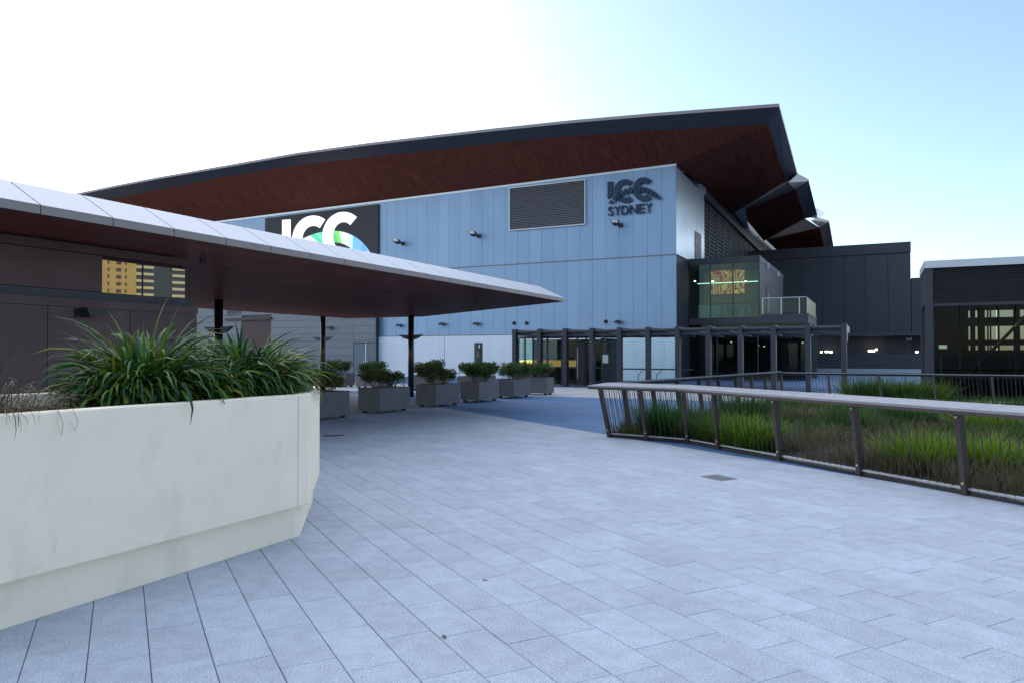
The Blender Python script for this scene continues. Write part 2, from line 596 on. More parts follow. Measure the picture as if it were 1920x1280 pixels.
# dark stone area between the diagonal joint line and the apron in front of the entrance
def diag_at_v(v):                         # point on the line q = QB with the given v
    a, b = PF(QB, 0), PF(QB, 1)
    va, vb = UV(a)[1], UV(b)[1]
    return PF(QB, (v - va) / (vb - va))
VA = 26.7
d1, d0 = diag_at_v(VA), PF(QB, 6.0)
poly_sheet('sky_tinted_paving', [d0, F(20, UV(d0)[1]), F(30, VA), d1], -0.006, M['sky_tinted_stone'])
poly_sheet('entrance_apron', [F(-60, VA), F(30, VA), F(30, 34.4), F(-60, 34.4)], -0.003, M['apron'])
poly_sheet('sky_tinted_terrace', [F(-60, 34.41), F(30, 34.41), F(30, 80), F(-60, 80)], -0.006, M['sky_tinted_stone'])

# garden bed
cen = sum(GARDEN, Vector((0, 0))) / len(GARDEN)
mb = MB()
ring = [Vector((p.x, p.y, 0.012)) for p in GARDEN]
inner = [Vector((p.x * 0.8 + cen.x * 0.2, p.y * 0.8 + cen.y * 0.2, 0.07)) for p in GARDEN]
n = len(ring)
mb.add(ring + inner + [Vector((cen.x, cen.y, 0.1))], [(i, (i + 1) % n, n + (i + 1) % n, n + i) for i in range(n)] + [(n + i, n + (i + 1) % n, 2 * n) for i in range(n)])
tag(mb.build('garden_soil', M['soil'], smooth=True), kind='structure')

# ------------------------------------------------------------------ main hall
VF, UC = 45.65, -11.3                      # facade plane and its right-hand corner
def interp(tab, x):
    tab = sorted(tab)
    if x <= tab[0][0]:
        a, b = tab[0], tab[1]
    elif x >= tab[-1][0]:
        a, b = tab[-2], tab[-1]
    else:
        for a, b in zip(tab, tab[1:]):
            if a[0] <= x <= b[0]:
                break
    return a[1] + (b[1] - a[1]) * (x - a[0]) / (b[0] - a[0])
WALLTOP = []
for px, py in ((382, 419), (496, 406), (709, 379), (820, 363.5), (955, 347.5), (1097, 330), (1267, 308.5)):
    p = on_v(px, py, VF)
    WALLTOP.append((UV(p)[0], p.z))
wz = lambda u: interp(WALLTOP, u)
Z_JOINT = on_v(1262, 478, VF).z
Z_BASE = on_v(830, 630, VF).z
hall = thing('exhibition_hall', F(-30, VF), 'huge pale blue metal clad hall under an upswept timber lined roof', 'building')
UL = -76.0
MB().box(UL, UC - 0.60, VF + 0.10, 110, -0.02, 12.6).build('wall_core', M['dark_clad'], hall)
PW = 0.925
k = 0
u = UC
while u > -58:
    u2 = u - PW + 0.014
    z1, z2 = wz(u) - 0.10, wz(u2) - 0.10
    mb = MB()
    vs = [F(u2, VF, Z_JOINT + 0.05), F(u, VF, Z_JOINT + 0.05), F(u, VF, z1), F(u2, VF, z2)]
    mb.prism(vs, F(0, 0.09)).build('facade_panel', M['facade'], hall)
    MB().box(u2, u, VF + 0.02, VF + 0.099, Z_BASE + 0.06, Z_JOINT - 0.03).build('facade_panel', M['facade'], hall)
    u -= PW
mb = MB()
MB().box(-58, UC + 0.01, VF + 0.005, VF + 0.085, Z_JOINT - 0.03, Z_JOINT + 0.048).build('joint_flashing', M['grey_board'], hall)
MB().prism([F(-58, VF - 0.05, wz(-58) - 0.16), F(UC + 0.05, VF - 0.05, wz(UC) - 0.12), F(UC + 0.05, VF - 0.05, wz(UC) + 0.03), F(-58, VF - 0.05, wz(-58) - 0.01)], F(0, 0.14)).build('top_flashing', M['flash'], hall)
MB().box(-58, UC - 0.02, VF + 0.0, VF + 0.09, Z_BASE + 0.0, Z_BASE + 0.058).build('base_flashing', M['grey_board'], hall)
u = UC - 0.02
ub = [UC - 0.02]
uj = UV(on_v(834, 670, VF))[0]
while ub[-1] > -58:
    ub.append(ub[-1] - 6.4)
sh = uj - min(ub, key=lambda a: abs(a - uj))
ub = [ub[0]] + [a + sh for a in ub if a + sh < UC - 1]
for a, b in zip(ub, ub[1:]):
    MB().box(b + 0.02, a - 0.02, VF - 0.06, VF + 0.095, -0.02, Z_BASE - 0.003).build('base_panel', M['base'], hall, bevel=0.01)

# end wall: pale ribbed panels above, charcoal ribs below
ve = UV(on_u(1321, 500, UC))[1]
nrib = 12
for i in range(nrib):
    a = VF + 0.1 + (ve - VF - 0.1) * i / nrib
    b = VF + 0.1 + (ve - VF - 0.1) * (i + 1) / nrib - 0.02
    za = on_u(960 + 1375 * F(UC, a).x / F(UC, a).y, 0, UC)
    ztop = wz(UC) - 0.12 - 0.02 * (a - VF)
    MB().box(UC - 0.09, UC, a, b, Z_JOINT + 0.05, ztop).build('rib_panel', M['facade_end'], hall)
for i in range(8):
    a = VF + 0.1 + 3.3 * i / 8
    MB().box(UC - 0.09, UC - 0.01, a, a + 3.3 / 8 - 0.03, 0.0, Z_JOINT - 0.03).build('rib_panel', M['dark_clad'], hall)
pd0, pd1 = on_u(1302.5, 433, UC), on_u(1314, 485, UC)
va, vb = UV(pd0)[1], UV(pd1)[1]
d = MB().box(UC + 0.0, UC + 0.035, va, vb, pd1.z - 0.3, pd0.z).build('roof_door', M['steel'], hall)
MB().box(UC + 0.035, UC + 0.06, va + 0.15, va + 0.25, pd1.z + 0.9, pd1.z + 1.1).build('handle', M['galv'], d)
# perforated screens along the rest of the end wall
vm1 = UV(on_u(1418, 470, UC))[1]
zs0 = on_u(1330, 378, UC).z
zs1 = on_u(1414, 462, UC).z
npan = 9
for i in range(npan):
    a = ve + 0.15 + (vm1 - ve) * i / npan
    b = ve + 0.15 + (vm1 - ve) * (i + 1) / npan - 0.22
    t0, t1 = (a - ve) / (vm1 - ve), (b - ve) / (vm1 - ve)
    pts = [F(UC - 0.25, a, 6.5), F(UC - 0.25, b, 6.5), F(UC - 0.25, b, zs0 + (zs1 - zs0) * t1), F(UC - 0.25, a, zs0 + (zs1 - zs0) * t0)]
    MB().prism(pts, F(-0.06, 0)).build('screen_panel', M['perf'], hall)
    MB().box(UC - 0.34, UC - 0.20, b + 0.03, b + 0.17, 6.5, zs0 + (zs1 - zs0) * t1).build('screen_mullion', M['steel'], hall)
MB().prism([F(UC - 0.5, ve, zs0), F(UC - 0.5, vm1 + 6, zs1 + (zs1 - zs0) * 0.15), F(UC - 0.5, vm1 + 6, zs1 + 0.55), F(UC - 0.5, ve, zs0 + 0.35)], F(0.55, 0)).build('eaves_beam', M['roof_edge'], hall)
bp = MB().box(UC - 0.09, UC + 0.2, ve - 1.9, ve - 0.2, wz(UC) - 0.32, wz(UC) + 0.1).build('parapet_block', M['facade_end'], hall)

# ---------------- roof
VE = VF - 4.5
edge_px = [(60, 383), (134.6, 368.5), (215, 352), (295, 336.8), (411.7, 316.7), (557.5, 291.2), (688.7, 273.5), (820, 258.2), (925.8, 246.4), (1071.7, 231.3), (1217.5, 218.9), (1363.3, 207.9), (1461, 200.8)]
inner_px = [(90, 398), (178, 379), (240, 368), (300, 356), (412, 333.5), (557.5, 310.5), (688.7, 295), (820, 281.5), (926, 269), (1072, 256), (1217.5, 246), (1363, 238), (1440.5, 233)]
edge = [on_v(a, b, VE) for a, b in edge_px]
inner = [on_v(a, b, VE + 1.0) for a, b in inner_px]
wall = []
for p in inner:
    uu = min(UV(p)[0], UC)
    wall.append(F(uu, VF + 0.06, wz(uu) + 0.02))
tip = edge[-1]
UT = UV(tip)[0]
roof = thing('hall_roof', F(-30, VE, 15), 'sweeping pleated roof with red brown timber soffit and dark metal rim', 'roof')
TH = 0.12
def strip(mb, a, b):
    n = len(a)
    mb.add(list(a) + list(b), [(i, i + 1, n + i + 1, n + i) for i in range(n - 1)])
    return mb
strip(MB(), inner, wall).build('timber_soffit', M['soffit'], roof)
strip(MB(), edge, inner).build('edge_band', M['roof_edge'], roof)
up = [p + Vector((0, 0, 0.22)) for p in edge]
# the thin pale rim: light metal nosing along the outer edge
lo = [p + F(0, -0.03, -0.01) for p in edge]
hi = [p + F(0, -0.03, 0.17) for p in edge]
strip(MB(), lo, hi).build('edge_nosing', M['canopy_edge'], roof)
top_back = [F(min(UV(p)[0], UC), 75, p.z - 1.2) for p in edge]
strip(MB(), hi[:-1], top_back[:-1]).build('roof_sheet', M['roof_top'], roof)
# right-hand side of the first pleat
def rp(px, py, du=0.0):
    return on_u(px, py, UT + du)
def wp(px, py):
    return on_u(px, py, UC - 0.05)
ib = on_v(1440.5, 233, VE + 1.0)
UI = UV(ib)[0]
e1b, i1b = rp(1496, 332), on_u(1473, 341, UI)
w1b = wp(1376, 400)
wc = F(UC, VF + 0.06, wz(UC) + 0.02)
def patch(a, b, c, d, n=10):
    mb = MB()
    for i in range(n + 1):
        for j in range(n + 1):
            s_, t_ = i / n, j / n
            mb.v.append(tuple(a.lerp(b, s_).lerp(d.lerp(c, s_), t_)))
    mb.f = [(i * (n + 1) + j, (i + 1) * (n + 1) + j, (i + 1) * (n + 1) + j + 1, i * (n + 1) + j + 1) for i in range(n) for j in range(n)]
    return mb
patch(ib, i1b, w1b, wc).build('timber_soffit', M['soffit'], roof, smooth=True)
MB().add([hi[-2], hi[-1], e1b + Vector((0, 0, .2)), F(UC, VF + 8, e1b.z + 0.8)], [(0, 1, 2), (0, 2, 3)]).build('roof_sheet', M['roof_top'], roof)
MB().prism([F(UC - 0.32, VF + 2, 12.0), F(UC - 0.32, ve, zs0), F(UC - 0.32, vm1 + 30, zs1 - 1.5), F(UC - 0.32, vm1 + 30, 16.0), F(UC - 0.32, VF + 12, 15.4), F(UC - 0.32, VF + 2, wz(UC))], F(-0.2, 0)).build('upper_wall', M['roof_edge'], hall)
MB().add([edge[-1], e1b, i1b, ib], [(0, 1, 2, 3)]).build('edge_band', M['roof_edge'], roof)
MB().add([e1b, i1b, w1b, w1b + Vector((0, 0, 0.35)), e1b + Vector((0, 0, 0.3))], [(0, 1, 2, 3, 4)]).build('pleat_fascia', M['roof_edge'], roof)
MB().add([edge[-1], e1b, e1b + Vector((0, 0, 0.2)), hi[-1]], [(0, 1, 2, 3)]).build('edge_nosing', M['canopy_edge'], roof)
# further pleats
def pleat(prev, f_out, b_out, f_in, b_in, wf, wb, rim):
    ef, eb = rp(*f_out), rp(*b_out)
    nf, nb = ef + F(-1.0, 0.4, -0.45), eb + F(-1.0, -0.2, -0.15)
    a, b = wp(*wf), wp(*wb)
    patch(nf, nb, b, a).build('timber_soffit', M['soffit'], roof, smooth=True)
    MB().add([prev[0], prev[1], a, nf], [(0, 1, 2), (0, 2, 3)]).build('pleat_riser', M['roof_edge'], roof)
    MB().add([ef, eb, nb, nf], [(0, 1, 2, 3)]).build('edge_band', M['roof_edge'], roof)
    MB().add([eb, nb, b, b + Vector((0, 0, 0.5)), eb + Vector((0, 0, 0.4))], [(0, 1, 2, 3, 4)]).build('pleat_fascia', M['roof_edge'], roof)
    r0, r1 = rp(*rim[0]), rp(*rim[1])
    MB().add([ef, r1, r0, rp(*rim[2]), nf], [(0, 1, 2, 3, 4)]).build('pleat_front', M['roof_edge'], roof)
    MB().add([r0, r1, r1 + F(-3, 1.0, 0.9), r0 + F(-3, 0, 0.9)], [(0, 1, 2, 3)]).build('roof_sheet', M['roof_top'], roof)
    return nb, b
p2 = pleat((e1b, w1b), (1516.5, 340), (1533, 406), (1499, 352), (1514, 417), (1387, 398), (1432, 452), ((1496, 326), (1517, 337), (1478, 343)))
pleat(p2, (1555, 417), (1564, 468), (1537, 430), (1547, 470), (1436, 450), (1470, 482), ((1533, 408), (1555, 414), (1520, 414)))
sp = [rp(1533, 391), rp(1548, 401), rp(1537, 409), rp(1532, 408)]
MB().prism(sp, F(-0.4, 0)).build('gutter_end', M['roof_top'], roof)

# ---------------- louvre grille on the facade
def wall_rect(x0, y0, x1, y1, v=VF):
    a, b = on_v(x0, y0, v), on_v(x1, y1, v)
    return UV(a)[0], UV(b)[0], b.z, a.z
a0, a1 = on_v(956, 354, VF - 0.1), on_v(1096, 338.5, VF - 0.1)
c0, c1 = on_v(956, 431, VF - 0.1), on_v(1096, 421, VF - 0.1)
lu0, lu1 = UV(a0)[0], UV(a1)[0]
lz0, lz1 = (c0.z + c1.z) / 2, (a0.z + a1.z) / 2
gr = thing('louvre_grille', F((lu0 + lu1) / 2, VF, lz0), 'wide dark horizontal louvre grille set high on the blue facade', 'vent')
MB().box(lu0, lu1, VF - 0.03, VF - 0.002, lz0, lz1).build('backing', M['black'], gr)
for nm, bx in (('frame_side', (lu0 - 0.06, lu0, lz0 - 0.06, lz1 + 0.06)), ('frame_side', (lu1, lu1 + 0.06, lz0 - 0.06, lz1 + 0.06)), ('frame_head', (lu0, lu1, lz1, lz1 + 0.06)), ('frame_sill', (lu0, lu1, lz0 - 0.06, lz0))):
    MB().box(bx[0], bx[1], VF - 0.14, VF - 0.002, bx[2], bx[3]).build(nm, M['flash'], gr)
NS = 25
slat_col = mat('louvre_blade', (0.30, 0.29, 0.31), 0.5, 0.2, var=0.05)
pitch = (lz1 - lz0) / NS
for i in range(NS):
    z = lz0 + pitch * i
    MB().prism([F(lu0, VF - 0.12, z + 0.01), F(lu0, VF - 0.04, z + pitch * 0.62), F(lu0, VF - 0.035, z + pitch * 0.55), F(lu0, VF - 0.115, z - 0.005)], F(lu1 - lu0, 0)).build('slat', slat_col, gr)

# ---------------- logo builder (outline in photo pixels of one reference patch, laid on a wall plane)
def ring_pts(cx, cy, rx, ry, ix, iy, a0, a1, n=30):
    out = []
    for i in range(n + 1):
        t = R(a0 + (a1 - a0) * i / n)
        out.append(((cx + rx * math.cos(t), cy - ry * math.sin(t)), (cx + ix * math.cos(t), cy - iy * math.sin(t))))
    return out
def band_solid(pairs, conv, depth):
    mb = MB()
    n = len(pairs)
    o = [conv(*p[0]) for p in pairs]
    i_ = [conv(*p[1]) for p in pairs]
    d = F(0, depth)
    vs = o + i_ + [p + d for p in o] + [p + d for p in i_]
    fs = []
    for k in range(n - 1):
        fs += [(k, k + 1, n + k + 1, n + k), (2 * n + k, 3 * n + k, 3 * n + k + 1, 2 * n + k + 1), (k, 2 * n + k, 2 * n + k + 1, k + 1), (n + k, n + k + 1, 3 * n + k + 1, 3 * n + k)]
    fs += [(0, n, 3 * n, 2 * n), (n - 1, 3 * n - 1, 4 * n - 1, 2 * n - 1)]
    mb.add(vs, fs)
    return mb
# LED screen with the coloured logo
SV = VF - 0.16
s0, s1 = UV(on_v(497, 410, SV))[0], UV(on_v(709, 385, SV))[0]
scr = thing('led_screen', F((s0 + s1) / 2, SV, 8), 'dark LED screen showing a white ICC logo with rainbow arc', 'screen')
MB().prism([F(s0, SV, 7.0), F(s1, SV, 7.0), F(s1, SV, wz(s1) - 0.22), F(s0, SV, wz(s0) - 0.22)], F(0, 0.15)).build('screen_face', M['screen'], scr)
def cv(dv):
    return lambda x, y: on_v(480 + x / 6.4, 370 + y / 6.4, SV - dv)
MB().prism([cv(.01)(x, y) for x, y in ((314, 275), (415, 268), (413, 800), (311, 800))], F(0, 0.008)).build('letter_i', M['led_white'], scr)
band_solid(ring_pts(690, 515, 256, 293, 135, 170, 57, 303), cv(.01), 0.008).build('letter_c', M['led_white'], scr)
cols = [(1.0, 0.18, 0.25), (0.9, 0.8, 0.95), (0.82, 0.80, 0.92), (0.10, 0.72, 0.42), (0.20, 0.80, 0.50), (0.12, 0.70, 0.38), (0.85, 0.92, 0.9), (0.10, 0.62, 0.22), (0.25, 0.75, 0.15), (0.72, 0.85, 0.75), (0.90, 0.88, 0.98), (0.62, 0.80, 1.0), (0.16, 0.55, 1.0), (0.22, 0.50, 0.95), (0.14, 0.42, 0.95), (0.45, 0.55, 1.0)]
NA = len(cols)
for i, c in enumerate(cols):
    pr = []
    for j in range(4):
        t = (i + j / 3) / NA
        x = 480 + (1395 - 480) * t
        yo = 405 + (x - 940) ** 2 / (2 * 340 if x > 940 else 2 * 620)
        yo = 905 - math.sqrt(max(0, 500 ** 2 - (x - 930) ** 2)) if x > 930 else 405 + (930 - x) ** 2 / 1450
        xi = 640 + (1330 - 640) * t
        yi = 545 + (xi - 950) ** 2 / (520 if xi > 950 else 1900)
        pr.append(((x, yo), (xi, yi)))
    band_solid(pr, cv(.02), 0.008).build('arc_segment', emit('led_arc', c, 0.42), scr)
band_solid(ring_pts(1052, 472, 256, 294, 128, 172, 52, 308), cv(.03), 0.008).build('letter_c', M['led_white'], scr)
# metal logo and lettering by the corner
LV = VF - 0.16
lg = thing('building_sign', on_v(1190, 380, LV), 'dark metal ICC SYDNEY lettering with faceted arc near the corner', 'sign')
def cm(dv):
    return lambda x, y: on_v(1120 + x / 11.64, 310 + y / 11.64, LV - dv)
MB().prism([cm(0)(x, y) for x, y in ((220, 368), (335, 358), (335, 655), (220, 735))], F(0, 0.14)).build('letter_i', M['sign'], lg)
band_solid(ring_pts(612, 566, 243, 260, 128, 145, 50, 310), cm(0), 0.14).build('letter_c', M['sign'], lg)
band_solid(ring_pts(1012, 527, 240, 262, 110, 145, 48, 312), cm(.05), 0.14).build('letter_c', M['sign'], lg)
outer_a = [(228, 842), (300, 740), (385, 650), (470, 585), (560, 535), (660, 495), (770, 474), (870, 466), (960, 468), (1060, 482), (1160, 520), (1255, 578), (1335, 655), (1408, 752)]
inner_a = [(300, 842), (390, 800), (440, 745), (510, 690), (590, 640), (680, 610), (770, 598), (870, 590), (960, 590), (1040, 605), (1120, 640), (1190, 690), (1270, 720), (1380, 752)]
for i in range(13):
    f = lambda a, b, t: (a[0] + (b[0] - a[0]) * t, a[1] + (b[1] - a[1]) * t)
    o0, o1 = f(outer_a[i], outer_a[i + 1], .04), f(outer_a[i], outer_a[i + 1], .86)
    n0, n1 = f(inner_a[i], inner_a[i + 1], .04), f(inner_a[i], inner_a[i + 1], .86)
    pts = (o0, o1, n0) if i % 2 else (o0, n1, n0)
    for tri in ((o0, o1, n0), (o1, n1, n0)):
        s = 0.06
        cx, cy = sum(p[0] for p in tri) / 3, sum(p[1] for p in tri) / 3
        tri = [(p[0] + (cx - p[0]) * s, p[1] + (cy - p[1]) * s) for p in tri]
        MB().prism([cm(.09)(*p) for p in tri], F(0, 0.10)).build('arc_facet', M['sign'], lg)
def text_mesh(body, extrude, material, name, parent, place, bold=0.0):
    cu = bpy.data.curves.new('text', 'FONT')
    cu.body = body
    cu.extrude = extrude
    cu.offset = bold
    cu.resolution_u = 4
    to = bpy.data.objects.new('text', cu)
    COL.objects.link(to)
    dg = bpy.context.evaluated_depsgraph_get()
    me = bpy.data.meshes.new_from_object(to.evaluated_get(dg))
    bpy.data.objects.remove(to)
    xs = [v.co.x for v in me.vertices]
    ys = [v.co.y for v in me.vertices]
    x0, x1, y0, y1 = min(xs), max(xs), min(ys), max(ys)
    for v in me.vertices:
        v.co = place((v.co.x - x0) / (x1 - x0), (v.co.y - y0) / (y1 - y0), v.co.z)
    me.materials.clear()
    me.materials.append(material)
    o = bpy.data.objects.new(name, me)
    COL.objects.link(o)
    if parent is not None:
        adopt(o, parent)
    return o
ta, tb, tc = cm(0)(218, 1112), cm(0)(1200, 1034), cm(0)(218, 912)
tu0, tu1, tz0, tz1 = UV(ta)[0], UV(tb)[0], ta.z, tc.z
cw = [0.0, 0.145, 0.30, 0.485, 0.68, 0.845, 1.0]
for i, ch in enumerate('SYDNEY'):
    a, b = cw[i] + 0.012, cw[i + 1] - 0.012
    zz = (tb.z - ta.z) * (a + b) / 2 * 0.15
    text_mesh(ch, 0.05, M['sign'], 'letter_' + ch.lower(), lg, lambda x, y, z, a=a, b=b, zz=zz: F(tu0 + (tu1 - tu0) * (a + (b - a) * x), LV - z + 0.04, tz0 + zz + (tz1 - tz0) * y), 0.012)

# ---------------- fittings on the facade
def flood(px, py, label):
    p = on_v(px, py, VF)
    u0, z0 = UV(p)[0], p.z
    t = thing('floodlight', p, label, 'light', 'floodlights on the facade')
    MB().bar(F(u0 + 0.15, VF - 0.001, z0 - 0.05), F(u0 + 0.15, VF - 0.5, z0 - 0.02), 0.06).build('arm', M['steel'], t)
    MB().box(u0 + 0.0, u0 + 0.3, VF - 0.03, VF - 0.001, z0 - 0.15, z0 + 0.12).build('wall_plate', M['steel'], t)
    h = MB().prism([F(u0 - 0.38, VF - 0.42, z0 + 0.18), F(u0 + 0.22, VF - 0.42, z0 + 0.12), F(u0 + 0.32, VF - 0.42, z0 - 0.12), F(u0 - 0.2, VF - 0.42, z0 - 0.08)], F(0, -0.35, 0.12)).build('lamp_head', M['steel'], t)
    MB().quad(F(u0 - 0.3, VF - 0.79, z0 + 0.27), F(u0 + 0.16, VF - 0.79, z0 + 0.22), F(u0 + 0.22, VF - 0.79, z0 + 0.04), F(u0 - 0.16, VF - 0.79, z0 + 0.08)).build('lens', M['galv'], h)
flood(753, 457, 'black bracket floodlight on the facade just right of the LED screen')
flood(895, 443, 'black bracket floodlight on the facade left of the louvre grille')
flood(1160, 423, 'black bracket floodlight under the SYDNEY lettering')
def sconce(px, py, label, v=VF):
    p = on_v(px, py, v)
    u0, z0 = UV(p)[0], p.z
    t = thing('wall_light', p, label, 'light', 'small wedge lights low on the facade')
    MB().box(u0 - 0.08, u0 + 0.08, v - 0.08, v - 0.001, z0 - 0.1, z0 + 0.06).build('wall_plate', M['steel'], t)
    MB().prism([F(u0 - 0.3, v - 0.081, z0 - 0.05), F(u0 + 0.3, v - 0.081, z0 - 0.05), F(u0 + 0.08, v - 0.081, z0 + 0.12), F(u0 - 0.08, v - 0.081, z0 + 0.12)], F(0, -0.3)).build('lamp_hood', M['steel'], t)
sconce(752, 610.5, 'small wedge wall light on the facade left of the tall canopy post')
sconce(832, 608, 'small wedge wall light on the facade above the white base joint')
sconce(896, 607.5, 'small wedge wall light on the facade above the number 4 totem')
sconce(1161, 604, 'small wedge wall light on the facade above the glass entrance')
for px, py, lb in ((964, 606, 'round black camera on the facade, leftmost of the pair over the entrance'), (987.5, 606, 'round black camera on the facade, right one of the pair over the entrance'), (1136, 603, 'round black camera beside the wedge light over the entrance')):
    p = on_v(px, py, VF)
    u0 = UV(p)[0]
    t = thing('dome_camera', p, lb, 'camera', 'round cameras on the facade')
    MB().bar(p, p + F(0, -0.06), 0.13, 10).build('mount_plate', M['steel'], t)
    MB().bar(p + F(0, -0.06), p + F(0, -0.17), 0.10, 10, 0.05).build('dome', M['black'], t)

# ---------------- grey clad annexe low on the left
VG = VF - 0.5
ug1 = UV(on_v(704.5, 650, VG))[0]
an = thing('service_annexe', F(ug1 - 8, VG), 'grey horizontally boarded annexe with double doors under the canopy', 'building')
MB().box(-58, ug1 - 0.05, VG + 0.06, VF + 0.0, 0, 6.4).build('wall_core', M['dark_clad'], an)
dr0, dr1 = UV(on_v(663, 650, VG))[0], UV(on_v(702.5, 650, VG))[0]
zd = on_v(680, 643.5, VG).z
op0, op1, zo = UV(on_v(425, 620, VG))[0], UV(on_v(508, 620, VG))[0], on_v(470, 596, VG).z
bh = 0.545
for i in range(12):
    z0, z1 = i * bh, i * bh + bh - 0.02
    segs = [(-58, -48), (-48, op0), (op0, op1), (op1, dr0), (dr0, dr1), (dr1, ug1)]
    for a, b in segs:
        if (a, b) == (dr0, dr1) and z0 < zd:
            if z1 > zd + 0.1:
                MB().box(a + .02, b - .02, VG, VG + 0.059, zd + 0.07, z1).build('board', M['grey_board'], an)
            continue
        if (a, b) == (op0, op1) and z0 < zo - 0.2:
            continue
        if b - a > 0.05:
            MB().box(a + 0.01, b - 0.01, VG, VG + 0.059, z0, z1).build('board', M['grey_board'], an)
mid = UV(on_v(686, 650, VG))[0]
for a, b in ((dr0, mid - 0.04), (mid + 0.04, dr1)):
    dl = MB().box(a + 0.03, b - 0.01, VG + 0.02, VG + 0.059, 0.02, zd).build('door', mat('blue_grey_door', (0.13, 0.15, 0.18), 0.45, 0.2, var=0.04), an)
    hx = b - 0.15 if b < mid else a + 0.15
    MB().box(hx - 0.02, hx + 0.02, VG - 0.05, VG + 0.019, 0.95, 1.25).build('handle', M['galv'], dl)
MB().box(mid - 0.036, mid + 0.036, VG - 0.02, VG + 0.05, 0.02, zd).build('door_gap_strip', M['white'], an)  # white strip over the gap between the door leaves
MB().box(op0, op1, VG + 0.02, VG + 0.058, 0, zo - 0.2).build('roller_door', M['brown_clad'], an)
MB().box(op0 - 0.1, op1 + 0.1, VG - 0.12, VG + 0.0, zo - 0.2, zo).build('door_hood', M['black'], an)
sconce(621, 615, 'small wedge wall light on the grey boarded annexe under the canopy', VG)

# ------------------------------------------------------------------ glazed corner box, terrace and ground floor
VB = 48.98
UB0, UB1, UB2 = -11.28, -6.78, -3.87
ZS0, ZS1 = on_v(1320, 609, VB).z, on_v(1320, 596.5, VB).z
ZG1, ZT = on_v(1300, 497.5, VB).z, on_v(1292, 486.5, VB).z
bx = thing('glazed_bar', F(-9, VB, 0), 'two storey glazed corner box with a self glowing mural and terrace above', 'building')
MB().box(UB0, UB1 + 0.05, VB - 0.06, VB + 13, ZG1, ZT).build('roof_slab', M['dark_clad'], bx)
MB().box(UB0, UB2, VB - 0.08, VB + 6.7, ZS0, ZS1).build('floor_slab', M['dark_clad'], bx)
MB().box(UB2 - 0.12, UB2 + 0.03, VB - 0.1, VB + 6.72, ZS1, ZS1 + 0.16).build('slab_upstand', M['roof_edge'], bx)
MB().box(UB1 + 0.1, UB2 - 0.12, VB - 0.1, VB + 0.05, ZS1, ZS1 + 0.14).build('slab_upstand', M['roof_edge'], bx)
xs = [1292, 1332, 1374.5, 1422]
us = [UV(on_v(x, 550, VB))[0] for x in xs]
us[-1] = UB1
zm = on_v(1320, 571, VB).z
for a, b in zip(us, us[1:]):
    MB().box(a + 0.03, b - 0.03, VB + 0.02, VB + 0.035, ZS1, ZG1).build('pane', M['glass'], bx)
    MB().box(b - 0.03, b + 0.03, VB - 0.02, VB + 0.07, ZS1, ZG1).build('mullion', M['steel'], bx)
MB().box(us[0], us[-1] - 0.03, VB + 0.04, VB + 0.09, zm - 0.03, zm + 0.03).build('transom', M['steel'], bx)
# right-hand side of the box: charcoal wall with a door
MB().box(UB1 - 0.1, UB1 + 0.03, VB + 0.08, VB + 12.9, ZS1, ZG1).build('side_wall', M['dark_clad'], bx)
dd = MB().box(UB1 + 0.031, UB1 + 0.06, VB + 2.9, VB + 4.3, ZS1 + 0.1, ZS1 + 2.3).build('terrace_door', M['black'], bx)
for k in (0.62, 0.85):
    MB().box(UB1 + 0.061, UB1 + 0.13, VB + 2.9 + k, VB + 2.98 + k, ZS1 + 0.5, ZS1 + 1.75).build('pull_handle', M['brass'], dd)
for vv in (VB + 3.4, VB + 9.0):
    MB().box(UB1 + 0.031, UB1 + 0.2, vv, vv + 0.12, ZG1 - 0.1, ZG1 + 0.28).build('wall_lamp', M['white'], bx)
# inside
MB().box(UB0 + 0.05, UB1 - 0.1, VB + 4.6, VB + 4.7, ZS1, ZG1).build('back_wall', M['interior_pale'], bx)
m0, m1 = on_v(1333, 498, VB + 3.9), on_v(1396, 545, VB + 3.9)
MB().box(UV(m0)[0], UV(m1)[0], VB + 3.85, VB + 3.95, m1.z - 0.2, ZG1 - 0.02).build('mural', M['art'], bx)
MB().box(UB0 + 0.05, UB1 - 0.1, VB + 2.4, VB + 2.45, ZG1 - 1.05, ZG1 - 1.0).build('light_strip', M['strip'], bx)
for px in (1303, 1336, 1398):
    p = on_v(px, 527, VB + 2.0)
    MB().bar(p, p + Vector((0, 0, -0.05)), 0.07, 8).build('downlight', M['lamp'], bx)
MB().box(UB0 + 0.05, us[1], VB + 2.6, VB + 2.7, ZS1, ZS1 + 1.0).build('bar_counter', M['white'], bx)
def stool(px, label):
    p = on_v(px, 594, VB + 0.7)
    uu = UV(p)[0]
    t = thing('bar_stool', F(uu, VB + 0.7, ZS1), label, 'stool', 'white stools behind the upper glass')
    zt = ZS1 + 0.74
    MB().box(uu - 0.2, uu + 0.2, VB + 0.52, VB + 0.9, zt, zt + 0.05).build('seat', M['white'], t, bevel=0.02)
    for a in (-1, 1):
        for b in (-1, 1):
            MB().bar(F(uu + a * 0.24, VB + 0.71 + b * 0.21, ZS1 + 0.001), F(uu + a * 0.17, VB + 0.71 + b * 0.15, zt), 0.022).build('leg', M['white'], t)
    MB().bar(F(uu - 0.22, VB + 0.53, ZS1 + 0.28), F(uu + 0.22, VB + 0.53, ZS1 + 0.28), 0.016).build('foot_rail', M['white'], t)
stool(1354, 'white bar stool behind the upper glass, leftmost of three')
stool(1382, 'white bar stool behind the upper glass, middle of three')
stool(1399, 'white bar stool behind the upper glass, rightmost of three')
